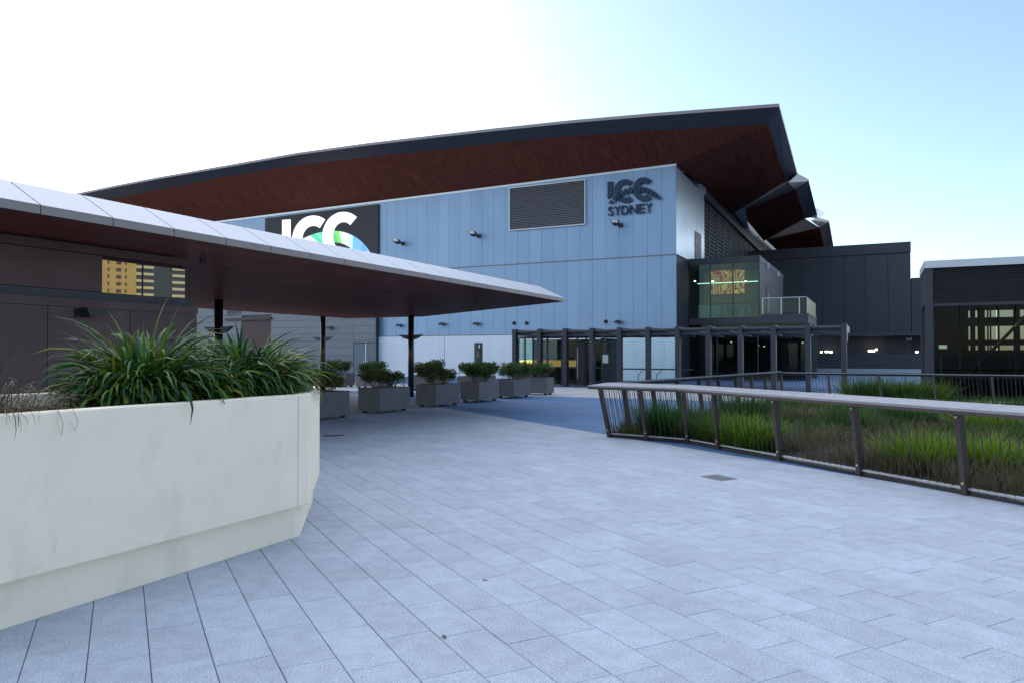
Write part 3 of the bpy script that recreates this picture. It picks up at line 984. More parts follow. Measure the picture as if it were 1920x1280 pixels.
# terrace balustrade
bl = thing('terrace_balustrade', F(UB1, VB, ZS1), 'glass balustrade with pale champagne posts on the terrace', 'railing')
zb0, zb1 = ZS1 + 0.14, ZS1 + 1.15
for px in (1430, 1465, 1499):
    uu = UV(on_v(px, 580, VB))[0]
    MB().box(uu - 0.03, uu + 0.03, VB - 0.08, VB - 0.02, zb0, zb1).build('post', M['brass'], bl)
ua, ub_ = UV(on_v(1430, 580, VB))[0], UB2 - 0.1
MB().box(ua, ub_, VB - 0.075, VB - 0.025, zb1, zb1 + 0.05).build('top_rail', M['galv'], bl)
MB().box(ua + 0.04, ub_ - 0.04, VB - 0.055, VB - 0.045, zb0 + 0.05, zb1 - 0.03).build('glass_panel', M['glass_clear'], bl)
for i in range(9):
    vv = VB + 0.0 + 0.80 * i
    MB().box(UB2 - 0.09, UB2 - 0.03, vv, vv + 0.07 + (0.12 if i == 0 else 0), ZS1 + 0.16, zb1).build('post', M['brass'], bl)
# ground floor glazing below the slab
zgf = ZS0
gx = [1292, 1343, 1384, 1420, 1447, 1512]
gu = [UB0] + [UV(on_v(x, 650, VB))[0] for x in gx[1:-1]] + [UB2 - 0.05]
for a, b in zip(gu, gu[1:]):
    MB().box(a + 0.03, b - 0.03, VB + 0.3, VB + 0.315, 0.02, zgf).build('pane', M['glass_dark'], bx)
    MB().box(b - 0.035, b + 0.035, VB + 0.26, VB + 0.36, 0.0, zgf).build('mullion', M['steel'], bx)
MB().box(UB0, UB2, VB + 7.0, VB + 7.1, 0, zgf).build('back_wall', M['interior'], bx)
for a in (UB0 + 0.6, UB0 + 3.0, UB0 + 5.2):
    MB().box(a, a + 1.6, VB + 2.0, VB + 2.25, zgf - 0.35, zgf - 0.28).build('light_strip', M['strip'], bx)
for px, py in ((1371, 642), (1433, 650), (1505, 643), (1422, 648)):
    p = on_v(px, py, VB + 4)
    MB().bar(p, p + Vector((0, 0, 0.06)), 0.05, 8).build('downlight', M['lamp'], bx)

# ------------------------------------------------------------------ charcoal building behind
VD = 77.6
db = thing('charcoal_block', F(-4, VD, 0), 'plain charcoal panelled block rising behind the glazed corner box', 'building')
UD1 = UV(on_v(1708, 500, VD))[0]
zdt = on_v(1708, 453.5, VD).z
zdb = on_v(1600, 629, VD).z
npn = 9
for i in range(npn):
    a = UC - 3 + (UD1 - UC + 3) * i / npn
    b = UC - 3 + (UD1 - UC + 3) * (i + 1) / npn - 0.03
    MB().box(a, b, VD, VD + 0.3, zdb, zdt - 1.0).build('wall_panel', M['dark_clad'], db)
MB().box(UC - 3, UD1, VD - 0.12, VD + 0.3, zdt - 0.97, zdt).build('parapet', M['dark_clad'], db)
MB().box(UC - 3, UD1 - 0.05, VD + 0.31, VD + 25, 0.0, zdt - 0.1).build('wall_core', M['dark_clad'], db)
MB().box(UD1 - 0.04, UD1 + 2.0, VD + 3.0, VD + 20, 0, zdb - 0.001).build('rear_wall', M['dark_clad'], db)
zl = on_v(1720, 521, VD).z
MB().box(UD1 + 0.02, UD1 + 2.0, VD + 0.02, VD + 22, zdb, zl).build('low_wing', M['dark_clad'], db)
MB().box(UC + 8, UD1 + 2.0, VD - 2.5, VD - 0.14, zdb - 0.1, zdb + 0.2).build('soffit_edge', M['roof_edge'], db)
MB().box(UC + 4, UD1 + 2, VD - 3.0, VD - 2.8, 0.0, on_v(1650, 663, VD - 3).z).build('low_wall', M['dark_clad'], db)
MB().box(UC + 4, UD1 + 2, VD - 3.3, VD - 3.01, 0.0, 0.35).build('wall_plinth', M['galv'], db)
for px, py, s in ((1540, 661, 0.10), (1550, 660.5, 0.16), (1558, 661, 0.14), (1634, 659, 0.30), (1643, 656.5, 0.10), (1719, 661, 0.12)):
    p = on_v(px, py, VD - 1.0)
    MB().bar(p, p + Vector((0, 0, 0.16)), s, 8).build('lamp', M['lamp'], db)
for px in (1701.5, 1707.5):
    p = on_v(px, 635.5, VD - 0.4)
    band_solid(ring_pts(px, 635.5, 2.6, 2.6, 1.4, 1.4, 0, 360, 16), lambda x, y: on_v(x, y, VD - 0.4), 0.1).build('ring_letter', M['galv'], db)

# ------------------------------------------------------------------ entrance colonnade
VP_ = 35.02
col = thing('entrance_colonnade', F(-9, VP_, 0), 'row of charcoal fin pillars carrying a flat awning before the entrance', 'colonnade')
SP = 1.459
PZ = 2.98
pu = [-14.47 + SP * (i - 2) for i in range(12)]
for i, uu in enumerate(pu):
    MB().box(uu - 0.11, uu + 0.11, VP_, VP_ + 0.34, 0, PZ).build('pillar', M['steel'], col, bevel=0.012)
    if i < 11:
        MB().bar(F(uu + 0.11, VP_ + 0.2, PZ - 0.16), F(uu + SP - 0.11, VP_ + 0.2, PZ - 0.16), 0.085, 10).build('tie_beam', M['steel'], col)
        # awning leaf: shallow tilted panel between two fins, running back to the doors
        zf = PZ - 0.33
        pts = [F(uu + 0.12, VP_ + 0.35, zf - 0.03), F(uu + SP - 0.12, VP_ + 0.35, zf - 0.10), F(uu + SP - 0.12, VP_ + 0.35, zf - 0.03), F(uu + 0.12, VP_ + 0.35, zf + 0.28)]
        MB().prism(pts, F(0, 4.2)).build('awning_leaf', M['roof_edge'], col)
    MB().box(uu - 0.09, uu + 0.09, VP_ + 0.35, VP_ + 4.6, PZ - 0.30, PZ - 0.02).build('rafter', M['steel'], col)
MB().box(pu[-1] + 0.112, pu[-1] + 0.13, VP_ + 0.02, VP_ + 0.9, PZ - 0.75, PZ - 0.02).build('end_panel', M['grc_pale'], col)

# glass vestibule behind the left pillars
vs_ = thing('glass_vestibule', F(-15.5, VP_ + 2, 0), 'dark framed glass vestibule with doors behind the left pillars', 'entrance')
VV = VP_ + 1.5
v_u = [UV(on_v(x, 680, VV))[0] for x in (972, 984, 999, 1026, 1053, 1082, 1099, 1128)]
for a, b in zip(v_u, v_u[1:]):
    MB().box(a + 0.03, b - 0.03, VV + 0.03, VV + 0.042, 0.06, 2.45).build('pane', M['glass_dark'] if a > v_u[1] else M['glass'], vs_)
    MB().box(b - 0.035, b + 0.035, VV, VV + 0.08, 0.0, 2.5).build('mullion', M['steel'], vs_)
MB().box(v_u[0] - 0.04, v_u[0] + 0.03, VV, VV + 0.08, 0, 2.5).build('mullion', M['steel'], vs_)
MB().box(v_u[0], v_u[-1], VV + 0.0, VV + 0.08, 2.5, 2.62).build('head_frame', M['steel'], vs_)
MB().box(v_u[0], v_u[-1], VV + 0.0, VV + 0.08, 0.95, 1.0).build('mid_rail', M['steel'], vs_)
MB().box(v_u[2], v_u[-1], VV + 3.4, VV + 3.5, 0, 2.5).build('back_wall', M['interior'], vs_)
MB().box(v_u[-1] - 0.03, v_u[-1] + 0.03, VV + 0.09, VV + 3.3, 0, 2.5).build('side_wall', M['steel'], vs_)
dlo = MB().box(v_u[5] + 0.05, v_u[6] - 0.05, VV - 0.05, VV - 0.004, 0.05, 2.35).build('door', M['steel'], vs_)
MB().box(v_u[5] + 0.05, v_u[5] + 0.09, VV - 0.11, VV - 0.051, 0.35, 2.0).build('pull_handle', M['galv'], dlo)
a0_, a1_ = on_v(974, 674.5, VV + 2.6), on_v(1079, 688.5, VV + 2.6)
MB().box(UV(a0_)[0], UV(a1_)[0], VV + 2.6, VV + 2.7, a1_.z, a0_.z).build('reflection_panel', M['amber'], vs_)  # added glowing panel, imitates a reflection in the vestibule glass
MB().box(UV(a0_)[0], UV(a1_)[0], VV + 2.6, VV + 2.9, 0, a1_.z - 0.01).build('reflection_panel_base', M['interior'], vs_)  # added dark base below the glowing panel
for px in (977, 1003, 1037):
    p = on_v(px, 633, VV + 1.2)
    MB().box(UV(p)[0] - 0.12, UV(p)[0] + 0.12, VV + 1.2, VV + 1.26, p.z - 0.03, p.z + 0.02).build('light_strip', M['lamp'], vs_)
nb = MB().box(v_u[-1] + 0.04, v_u[-1] + 0.06, VV + 0.0, VV + 0.02, 1.2, 1.9)
p0, p1 = on_v(1130, 664.5, VV - 0.08), on_v(1140.5, 680, VV - 0.08)
nt_ = MB().box(UV(p0)[0], UV(p1)[0], VV - 0.09, VV - 0.08, p1.z, p0.z).build('paper_notice', M['white'])
tag(nt_, 'white paper notice taped to the glass at the entrance door', 'notice')
# glazed screens with rail in the middle bays
gs = thing('glass_screen', F(-11, VV, 0), 'clear glass screen with a dark handrail across the middle bays', 'glass screen')
b_u = [UV(on_v(x, 680, VV))[0] for x in (1130, 1170, 1222, 1250, 1279, 1300)]
for a, b in zip(b_u, b_u[1:]):
    MB().box(a + 0.02, b - 0.02, VV + 0.03, VV + 0.042, 0.05, 2.5).build('pane', M['glass_clear'], gs)
zr = on_v(1180, 691, VV).z
MB().box(b_u[0], b_u[-1], VV - 0.02, VV + 0.02, zr - 0.035, zr + 0.035).build('handrail', M['steel'], gs)
MB().box(b_u[0], b_u[-1], VV + 0.0, VV + 0.05, 2.5, 2.6).build('head_frame', M['steel'], gs)
for px in (1198, 1232):
    uu = UV(on_v(px, 700, VV))[0]
    MB().bar(F(uu, VV - 0.12, 0.0), F(uu, VV - 0.12, 0.62), 0.02).build('rail_stanchion', M['steel'], gs)
    MB().bar(F(uu, VV - 0.12, 0.60), F(uu + 0.28, VV - 0.03, zr), 0.02).build('rail_bend', M['steel'], gs)

# ------------------------------------------------------------------ louvred pavilion on the right
UR, VR = 1.56, 30.95
pvn = thing('louvred_pavilion', F(UR + 4, VR, 0), 'dark glazed pavilion with louvred upper band and pale roof edge', 'pavilion')
zt0 = on_v(1735, 503.5, VR).z
ztp = on_v(1735, 490, VR).z
zlb = on_v(1830, 567, VR).z
UR1 = UR + 13
vb2 = VR + 3.2
for uu, vv in ((UR, VR), (UR, vb2), (UR1, VR), (UR1, vb2)):
    MB().box(uu, uu + 0.26, vv, vv + 0.26, 0, zt0 - 0.002).build('corner_post', M['steel'], pvn, bevel=0.01)
MB().box(UR - 0.02, UR1 + 0.3, VR - 0.05, vb2 + 0.3, zt0, ztp).build('roof_slab', M['roof_top'], pvn)
nsl = 19
for i in range(nsl):
    z = zlb + (zt0 - zlb) * i / nsl
    h = (zt0 - zlb) / nsl
    MB().prism([F(UR + 0.27, VR + 0.02, z), F(UR + 0.27, VR + 0.10, z + h * 0.8), F(UR + 0.27, VR + 0.115, z + h * 0.72), F(UR + 0.27, VR + 0.035, z - 0.01)], F(UR1 - UR - 0.28, 0)).build('slat', M['dark_clad'], pvn)
MB().box(UR + 0.27, UR1, VR + 0.14, VR + 0.2, zlb, zt0).build('louvre_backing', M['black'], pvn)
MB().box(UR + 0.02, UR + 0.10, VR + 0.27, vb2 - 0.02, zlb, zt0 - 0.01).build('side_panel', M['steel'], pvn)
MB().box(UR + 0.27, UR1, VR + 0.03, VR + 0.2, zlb - 0.10, zlb - 0.01).build('head_beam', M['steel'], pvn)
gp = [1747, 1800, 1836, 1871, 1905, 1960, 2010, 2080]
gpu = [UV(on_v(x, 640, VR))[0] for x in gp]
gpu[0] = UR + 0.27
for a, b in zip(gpu, gpu[1:]):
    MB().box(a + 0.02, b - 0.02, VR + 0.1, VR + 0.112, 0.05, zlb - 0.1).build('pane', M['glass_grey'], pvn)
# rear wall of the pavilion: openings towards the light
z_a, z_b, z_c, z_d, z_e = [on_v(1830, y, vb2).z for y in (582.5, 595.5, 612, 637, 655)]
rear = [(1747, 1816), (1820, 1829), (1834, 1847), (1852, 1854), (1857, 1859), (1871, 1874.5), (1901.5, 1913), (1940, 1946), (1975, 1990), (2020, 2100)]
for x0, x1 in rear:
    a, b = UV(on_v(x0, 620, vb2))[0], UV(on_v(x1, 620, vb2))[0]
    MB().box(a, b, vb2 + 0.02, vb2 + 0.2, 0, zt0 - 0.01).build('rear_pier', M['black'], pvn)
ra, rb = UV(on_v(1750, 620, vb2))[0], UV(on_v(2100, 620, vb2))[0]
for za_, zb_ in ((z_a, zt0 - 0.02), (z_c, z_b), (z_e + 0.16, z_d), (0.0, z_e - 0.02)):
    MB().box(ra, rb, vb2 + 0.04, vb2 + 0.18, za_, zb_).build('rear_spandrel', M['black'], pvn)
st = MB()
st.beam(F(UR + 0.9, VR + 1.6, 0.2), F(UR + 3.6, VR + 1.6, zlb - 0.1), F(0.03, 0), F(0, 0.4))
st.build('stair_flight', M['black'], pvn)
MB().box(UR + 0.3, UR1, VR + 0.25, vb2, zlb + 0.02, zlb + 0.08).build('ceiling', M['black'], pvn)
MB().box(UR + 0.3, UR1, VR + 0.25, vb2, -0.001, 0.012).build('floor', M['dark_clad'], pvn)
MB().box(UR + 0.5, UR + 0.56, VR + 0.6, VR + 0.66, 0, 1.55).build('sign_pole', M['galv'], pvn)
MB().box(UR + 0.46, UR + 0.72, VR + 0.58, VR + 0.60, 1.86, 2.0).build('lit_sign', emit('lit_exit_sign', (0.8, 1.0, 0.85), 0.7), pvn)

# ------------------------------------------------------------------ canopy on the left
UE = -8.80                                  # front edge, runs along v
ZE0, ZE1 = 3.30, 3.40                       # bottom and top of the edge strip
VT = 21.35                                  # sharp tip
UFOLD, ZFOLD = -16.42, 3.16
cn = thing('timber_canopy', F(-13, 16, 0), 'long knife edged canopy with polished timber soffit on slim posts', 'canopy')
def end_at(u):                              # the slanted end of the canopy
    return VT + (UE - u) * 0.62
V0 = -1.0
UBK, ZBK = -22.5, 3.34
MB().quad(F(UE, V0, ZE0), F(UE, VT, ZE0), F(UFOLD, end_at(UFOLD) - 1.2, ZFOLD), F(UFOLD, V0, ZFOLD)).build('soffit_front', M['soffit_gloss'], cn)
MB().quad(F(UFOLD, V0, ZFOLD), F(UFOLD, end_at(UFOLD) - 1.2, ZFOLD), F(UBK, end_at(UBK) - 2.2, ZBK), F(UBK, V0, ZBK)).build('soffit_rear', M['soffit_gloss'], cn)
RIDGE_U, RIDGE_Z = 0.65, 3.76
jv = UV(on_z(198, 411, ZE1))[1]
step = 0.915
k0 = int((jv - V0) / step)
vj = jv - k0 * step
while vj < VT - 0.3:
    v2 = min(vj + step, VT)
    lastp = v2 >= VT - 0.31
    v2 = VT if lastp else v2
    MB().box(UE - 0.03, UE, vj + 0.006, v2 - 0.006, ZE0 - 0.005, ZE1).build('edge_strip', M['canopy_edge'], cn)
    a, b = vj + 0.007, v2 - 0.007
    bt = b - (0.50 if lastp else 0.0)
    MB().quad(F(UE - 0.001, a, ZE1 + 0.002), F(UE - 0.001, b, ZE1 + 0.002), F(UE - RIDGE_U, bt, RIDGE_Z), F(UE - RIDGE_U, a, RIDGE_Z)).build('roof_panel', M['canopy_top'], cn)
    vj = v2
    if lastp:
        break
MB().quad(F(UE - RIDGE_U, V0, RIDGE_Z - 0.01), F(UE - RIDGE_U, VT - 0.5, RIDGE_Z - 0.01), F(UFOLD, end_at(UFOLD) - 1.3, 3.60), F(UBK, end_at(UBK) - 2.3, 3.70), F(UBK, V0, 3.70)).build('roof_sheet', M['canopy_top'], cn)
MB().quad(F(UE - 0.002, VT, ZE0), F(UE - RIDGE_U, VT - 0.5, RIDGE_Z - 0.012), F(UFOLD, end_at(UFOLD) - 1.3, 3.598), F(UFOLD, end_at(UFOLD) - 1.2, ZFOLD)).build('end_fascia', M['canopy_edge'], cn)
MB().quad(F(UFOLD, end_at(UFOLD) - 1.2, ZFOLD), F(UFOLD, end_at(UFOLD) - 1.3, 3.598), F(UBK, end_at(UBK) - 2.3, 3.698), F(UBK, end_at(UBK) - 2.2, ZBK)).build('end_fascia', M['canopy_edge'], cn)
MB().quad(F(UBK, V0, ZBK), F(UBK, V0, 3.70), F(UBK, end_at(UBK) - 2.3, 3.698), F(UBK, end_at(UBK) - 2.2, ZBK)).build('rear_fascia', M['canopy_edge'], cn)
for uu, vv, zt_ in ((-16.42, 14.6, ZFOLD), (-16.42, 24.0, ZFOLD), (-22.0, 25.3, 3.30)):
    p = MB().bar(F(uu, vv, 0), F(uu, vv, zt_ + 0.01), 0.115, 16).build('post', M['bronze'], cn, smooth=True)
    p.data.polygons.foreach_set('use_smooth', [len(f.vertices) == 4 for f in p.data.polygons])
    MB().bar(F(uu, vv, -0.001), F(uu, vv, 0.05), 0.15, 16).build('post_collar', M['bronze'], p)
    z = 2.28
    for s in (-1, 1):
        MB().prism([F(uu + s * 0.12 * 1, vv - 0.05, z + 0.12), F(uu + s * 0.55, vv - 0.05, z + 0.14), F(uu + s * 0.34, vv - 0.05, z), F(uu + s * 0.12, vv - 0.05, z - 0.06)], F(0, 0.1)).build('uplight_wing', M['black'], p)
for px, py in ((1020 / 2.909 + 480, 320 + 695 * .3437), (1265 / 2.909 + 480, 320 + 730 * .3437), (780 / 6.4 + 480, 370 + 1020 / 6.4), (1605 / 6.4 + 480, 370 + 1128 / 6.4), (428, 506)):
    p = on_z(px, py, 3.245)
    MB().bar(p, p + Vector((0, 0, -0.02)), 0.035, 8).build('recessed_light', M['black'], cn)
p = on_z(380, 492, 3.20)
dc = thing('dome_camera', p + Vector((0, 0, 0.06)), 'black dome camera hanging under the canopy by the window', 'camera')
MB().bar(p + Vector((0, 0, 0.05)), p + Vector((0, 0, -0.01)), 0.05, 12).build('mount_plate', M['black'], dc)
MB().bar(p + Vector((0, 0, -0.01)), p + Vector((0, 0, -0.075)), 0.045, 12, 0.015).build('dome', M['black'], dc)

# ------------------------------------------------------------------ brown clad kiosk under the canopy
UK = -10.43
kk = thing('brown_kiosk', F(UK - 1, 5, 0), 'low brown grey clad kiosk with a reflective window under the canopy', 'building')
VK1 = UV(on_u(350, 500, UK))[1]
VK2 = UV(on_u(369, 620, UK + 0.1))[1]
zk_top = 3.28
zw0a, zw1a = on_u(194, 545, UK).z, on_u(194, 473, UK).z
vw0, vw1 = UV(on_u(194, 510, UK))[1], UV(on_u(349, 520, UK))[1]
zled = on_u(0, 547, UK).z
MB().box(UK - 5, UK - 0.06, -2, VK1 - 0.05, 0, zk_top - 0.04).build('wall_core', M['black'], kk)
MB().box(UK - 0.055, UK, -2, vw0 - 0.02, zled + 0.1, zk_top - 0.16).build('upper_panel', M['brown_clad'], kk)
MB().box(UK - 0.055, UK + 0.03, -2, VK1, zk_top - 0.15, zk_top - 0.03).build('head_trim', M['brown_clad'], kk)
MB().box(UK - 0.055, UK + 0.02, -2, VK1 + 0.1, zled - 0.03, zled + 0.09).build('ledge', M['dark_clad'], kk)
wd = MB().box(UK - 0.04, UK - 0.03, vw0, vw1, zled + 0.1, zk_top - 0.16).build('window', M['mirror'], kk)
vm_ = vw0 + (vw1 - vw0) * 0.46
MB().box(UK - 0.05, UK - 0.015, vm_ - 0.006, vm_ + 0.006, zled + 0.1, zk_top - 0.16).build('glazing_bar', M['black'], wd)
vv = VK2
while vv > -2:
    v2 = vv - 1.25
    MB().box(UK - 0.05, UK + 0.10, v2 + 0.012, vv, 0.0, zled - 0.16).build('lower_panel', M['brown_clad'], kk)
    vv = v2
MB().box(UK - 0.05, UK + 0.115, -2, VK2 + 0.01, zled - 0.155, zled - 0.035).build('lower_trim', M['brown_clad'], kk)
MB().box(UK - 5, UK - 0.051, VK1 - 0.045, VK2, 0, zled - 0.04).build('end_wall', M['brown_clad'], kk)
p = on_u(150, 585, UK + 0.11)
v_, z_ = UV(p)[1], p.z
kl = thing('wall_light', p, 'black winged wall light on the brown kiosk wall', 'light')
MB().box(UK + 0.101, UK + 0.14, v_ - 0.08, v_ + 0.08, z_ - 0.08, z_ + 0.04).build('wall_plate', M['black'], kl)
MB().prism([F(UK + 0.14, v_ - 0.06, z_ + 0.05), F(UK + 0.14, v_ + 0.30, z_ + 0.05), F(UK + 0.14, v_ + 0.2, z_ - 0.03), F(UK + 0.14, v_ - 0.0, z_ - 0.08)], F(0.22, 0)).build('lamp_hood', M['black'], kl)

# ------------------------------------------------------------------ big cream planter
pl = thing('cream_planter', F(-5.6, 3, 0), 'big cream rendered planter with recessed plinth and clipped corner', 'planter')
ZB, ZTp = 0.285, 1.292
US = UV(on_z(578, 945, ZB))[0]
S = on_z(577.5, 945, ZB)
Sr = on_z(599, 890, ZB)
us_, vs2 = UV(S)
ur_, vr_ = UV(Sr)
OUT = [(us_, -3.5), (us_, vs2), (ur_, vr_), (ur_ - 1.1, vr_ + 0.35), (-7.05, vr_ + 0.35), (-7.05, -3.5)]
rim = 0.13
INN = [(us_ - rim, -3.5 + rim), (us_ - rim, vs2 - 0.06), (ur_ - 0.11, vr_ - 0.05), (ur_ - 1.1, vr_ + 0.35 - rim), (-7.05 + rim, vr_ + 0.35 - rim), (-7.05 + rim, -3.5 + rim)]
mb = MB()
n = len(OUT)
vs = [F(a, b, ZB) for a, b in OUT] + [F(a, b, ZTp) for a, b in OUT] + [F(a, b, ZTp) for a, b in INN] + [F(a, b, ZTp - 0.35) for a, b in INN] + [F(a, b, ZB) for a, b in INN]
fs = []
for i in range(n):
    j = (i + 1) % n
    fs += [(i, j, n + j, n + i), (n + i, n + j, 2 * n + j, 2 * n + i), (2 * n + i, 2 * n + j, 3 * n + j, 3 * n + i), (j, i, 4 * n + i, 4 * n + j)]
mb.add(vs, fs).build('planter_wall', M['rendered'], pl, bevel=0.012)
pin = 0.07
PL = [(us_ - pin, -3.4), (us_ - pin, vs2 - 0.03), (ur_ - pin, vr_ - 0.03), (ur_ - 1.1, vr_ + 0.28), (-6.98, vr_ + 0.28), (-6.98, -3.4)]
MB().prism([F(a, b, -0.02) for a, b in PL], (0, 0, ZB + 0.022)).build('plinth', M['rendered'], pl)
MB().quad(*[F(a, b, ZTp - 0.12) for a, b in INN]).build('soil', M['soil'], pl)
# vertical movement joint near the corner
MB().box(us_ - 0.001, us_ + 0.0015, vs2 - 0.135, vs2 - 0.128, ZB + 0.01, ZTp - 0.005).build('joint', mat('joint_sealant', (0.55, 0.50, 0.40), 0.8), pl)

# ------------------------------------------------------------------ plants
def blade(mb, base, az, L, lean, droop, wdt, col, nseg=5, twist=0.0, drape=None):
    d = Vector((math.cos(az), math.sin(az), 0))
    side = Vector((-d.y, d.x, 0))
    p = Vector(base)
    ang = lean
    step = L / nseg
    vs = []
    for i in range(nseg + 1):
        t = i / nseg
        ww = wdt * (0.75 + 0.5 * t) * (1 - t ** 2.6) * 0.5 + 0.0006
        s = side * math.cos(twist * t) + Vector((0, 0, 1)) * math.sin(twist * t)
        vs += [p - s * ww, p + s * ww]
        ang += droop / nseg * (0.4 + 1.2 * t)
        p = p + (d * math.sin(ang) + Vector((0, 0, 1)) * math.cos(ang)) * step
    if drape:
        vs = [drape(q) for q in vs]
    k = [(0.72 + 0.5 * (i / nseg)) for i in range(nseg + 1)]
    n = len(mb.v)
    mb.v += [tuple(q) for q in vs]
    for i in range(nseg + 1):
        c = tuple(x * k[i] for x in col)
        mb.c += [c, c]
    mb.f += [(n + 2 * i, n + 2 * i + 1, n + 2 * i + 3, n + 2 * i + 2) for i in range(nseg)]
def over_rim(q):                            # leaves rest on the rim instead of passing through the wall
    a, b = UV(q)
    if us_ - rim - 0.01 < a < us_ + 0.012 and q.z < ZTp + 0.012:
        return Vector((q.x, q.y, ZTp + 0.012))
    if a >= us_ + 0.012 and q.z < ZTp - 0.22:
        return Vector((q.x, q.y, ZTp - 0.22 + (q.z - ZTp + 0.22) * 0.3))
    return q
rg = random.Random(11)
def strap_clump(area, nb, hgt, label, pal, seed, name='strap_leaf_plant', wid=0.040, droopk=1.0, lean0=1.0):
    """area: list of (u, v, radius, weight-height)"""
    rr = random.Random(seed)
    mb = MB()
    for _ in range(nb):
        u0, v0, rad, hk = rr.choice(area)
        a, r_ = rr.uniform(0, 2 * math.pi), rad * math.sqrt(rr.random())
        bu, bv = u0 + r_ * math.cos(a), v0 + r_ * math.sin(a)
        base = F(bu, bv, ZTp - 0.12)
        outw = F(math.cos(a), math.sin(a))
        az = math.atan2(outw.y, outw.x) + rr.gauss(0, 0.75)
        edge_k = r_ / rad
        L = hgt * hk * rr.uniform(0.6, 1.15) * (1 - 0.28 * edge_k)
        lean = (0.04 + 0.42 * edge_k * rr.random()) * lean0
        droop = rr.uniform(1.2, 3.4) * droopk * (0.75 + 0.45 * edge_k)
        if rr.random() < 0.07:
            droop *= 0.3
            L *= 0.9
        c = rr.choice(pal)
        kk_ = rr.uniform(0.7, 1.25)
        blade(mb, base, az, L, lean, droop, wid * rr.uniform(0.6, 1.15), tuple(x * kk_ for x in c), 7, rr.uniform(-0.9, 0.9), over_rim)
    o = mb.build(name, M['leaf'], smooth=True)
    return tag(o, label, 'plant')
GREENS = [(0.034, 0.105, 0.022), (0.055, 0.140, 0.018), (0.022, 0.080, 0.030), (0.085, 0.160, 0.016), (0.020, 0.075, 0.034), (0.13, 0.15, 0.02)]
um = us_ - 0.55
def in_pl(px, du):                          # a point in the planter below a pixel column
    p = on_u(px, 700, us_ - du)
    return us_ - du, UV(p)[1]
areaL = [(*in_pl(240, .58), .20, 0.85), (*in_pl(270, .62), .22, 1.15), (*in_pl(272, .90), .24, 1.25), (*in_pl(228, .50), .13, 0.62), (*in_pl(290, .55), .18, 0.95)]
strap_clump(areaL, 1700, 0.86, 'tall dark green strap leaf clump in the cream planter, left one', GREENS, 1)
areaR = [(*in_pl(395, .58), .24, 0.85), (*in_pl(430, .65), .32, 1.0), (*in_pl(458, .68), .30, 1.1), (*in_pl(474, .66), .24, 0.9), (*in_pl(455, 1.0), .45, 1.1), (*in_pl(462, .95), .34, 1.15), (*in_pl(488, .7), .20, .75), (*in_pl(372, .5), .2, .7)]
strap_clump(areaR, 2900, 0.84, 'wide dark green strap leaf clump spilling over the cream planter corner', GREENS, 2)
REDS = [(0.10, 0.065, 0.032), (0.12, 0.09, 0.035), (0.075, 0.08, 0.03), (0.14, 0.095, 0.05)]
areaG = [(*in_pl(-30, .55), .4, 1.0), (*in_pl(-70, .5), .4, 1.0), (*in_pl(15, .5), .22, 0.6)]
strap_clump(areaG, 520, 0.66, 'thin reddish fountain grass at the near end of the cream planter', REDS, 3, 'fountain_grass', 0.006, 1.2, 1.1)

# shrub meshes shared between the planter boxes
def shrub_meshes(seed, pal, bare):
    rr = random.Random(seed)
    lf, tw = MB(), MB()
    lobes = [(rr.uniform(-.34, .34), rr.uniform(-.30, .30), rr.uniform(.30, .56), rr.uniform(.15, .24)) for _ in range(13)]
    for x, y, z, r_ in lobes:
        b0 = Vector((rr.uniform(-.08, .08), rr.uniform(-.06, .06), 0))
        m_ = Vector((x * 0.55, y * 0.55, z * 0.5))
        tw.bar(b0, m_, 0.012, 5, 0.008)
        tw.bar(m_, (x, y, z), 0.008, 5, 0.003)
        for _ in range(5):
            e = Vector((x + rr.gauss(0, r_ * .6), y + rr.gauss(0, r_ * .6), z + rr.gauss(0, r_ * .5)))
            tw.bar(m_.lerp(Vector((x, y, z)), rr.random()), e, 0.004, 4, 0.0015)
        for _ in range(190):
            d = Vector((rr.gauss(0, 1), rr.gauss(0, 1), rr.gauss(0, 1))).normalized() * r_ * (rr.random() ** 0.45)
            p = Vector((x, y, z)) + d
            if p.z < 0.12 or (p.z < bare and rr.random() < 0.75):
                continue
            L, W = rr.uniform(.028, .052), rr.uniform(.013, .023)
            a = Vector((rr.gauss(0, 1), rr.gauss(0, 1), rr.gauss(.3, .7))).normalized()
            b = a.cross(Vector((rr.gauss(0, 1), rr.gauss(0, 1), rr.gauss(0, 1)))).normalized()
            c = rr.choice(pal)
            k_ = rr.uniform(.7, 1.3)
            lf.add([p - a * L, p + b * W, p + a * L, p - b * W], [(0, 1, 2, 3)], tuple(q * k_ for q in c))
    return lf.mesh('foliage', M['shrub']), tw.mesh('stem', M['twig'])
SG = [(0.050, 0.105, 0.026), (0.075, 0.13, 0.03), (0.036, 0.08, 0.026), (0.10, 0.14, 0.035)]
SO = [(0.16, 0.14, 0.045), (0.11, 0.13, 0.035), (0.19, 0.14, 0.06), (0.085, 0.11, 0.032)]
SHR = [shrub_meshes(21, SG, .25), shrub_meshes(22, SG, .3), shrub_meshes(23, SG + SO[:2], .32), shrub_meshes(24, SO, .22), shrub_meshes(25, SO + SG, .36)]
def shrub(u0, v0, z0, kind, label, sc_, rz, group):
    t = thing('shrub', F(u0, v0, z0), label, 'shrub', group)
    t.rotation_euler = (0, 0, rz)
    k_ = rg.uniform(0.86, 1.16)
    t.scale = (sc_[0] * k_, sc_[1] * rg.uniform(0.9, 1.12), sc_[2] * rg.uniform(0.84, 1.12))
    for nm, me in (('foliage', SHR[kind][0]), ('stem', SHR[kind][1])):
        o = bpy.data.objects.new(nm, me)
        COL.objects.link(o)
        o.parent = t
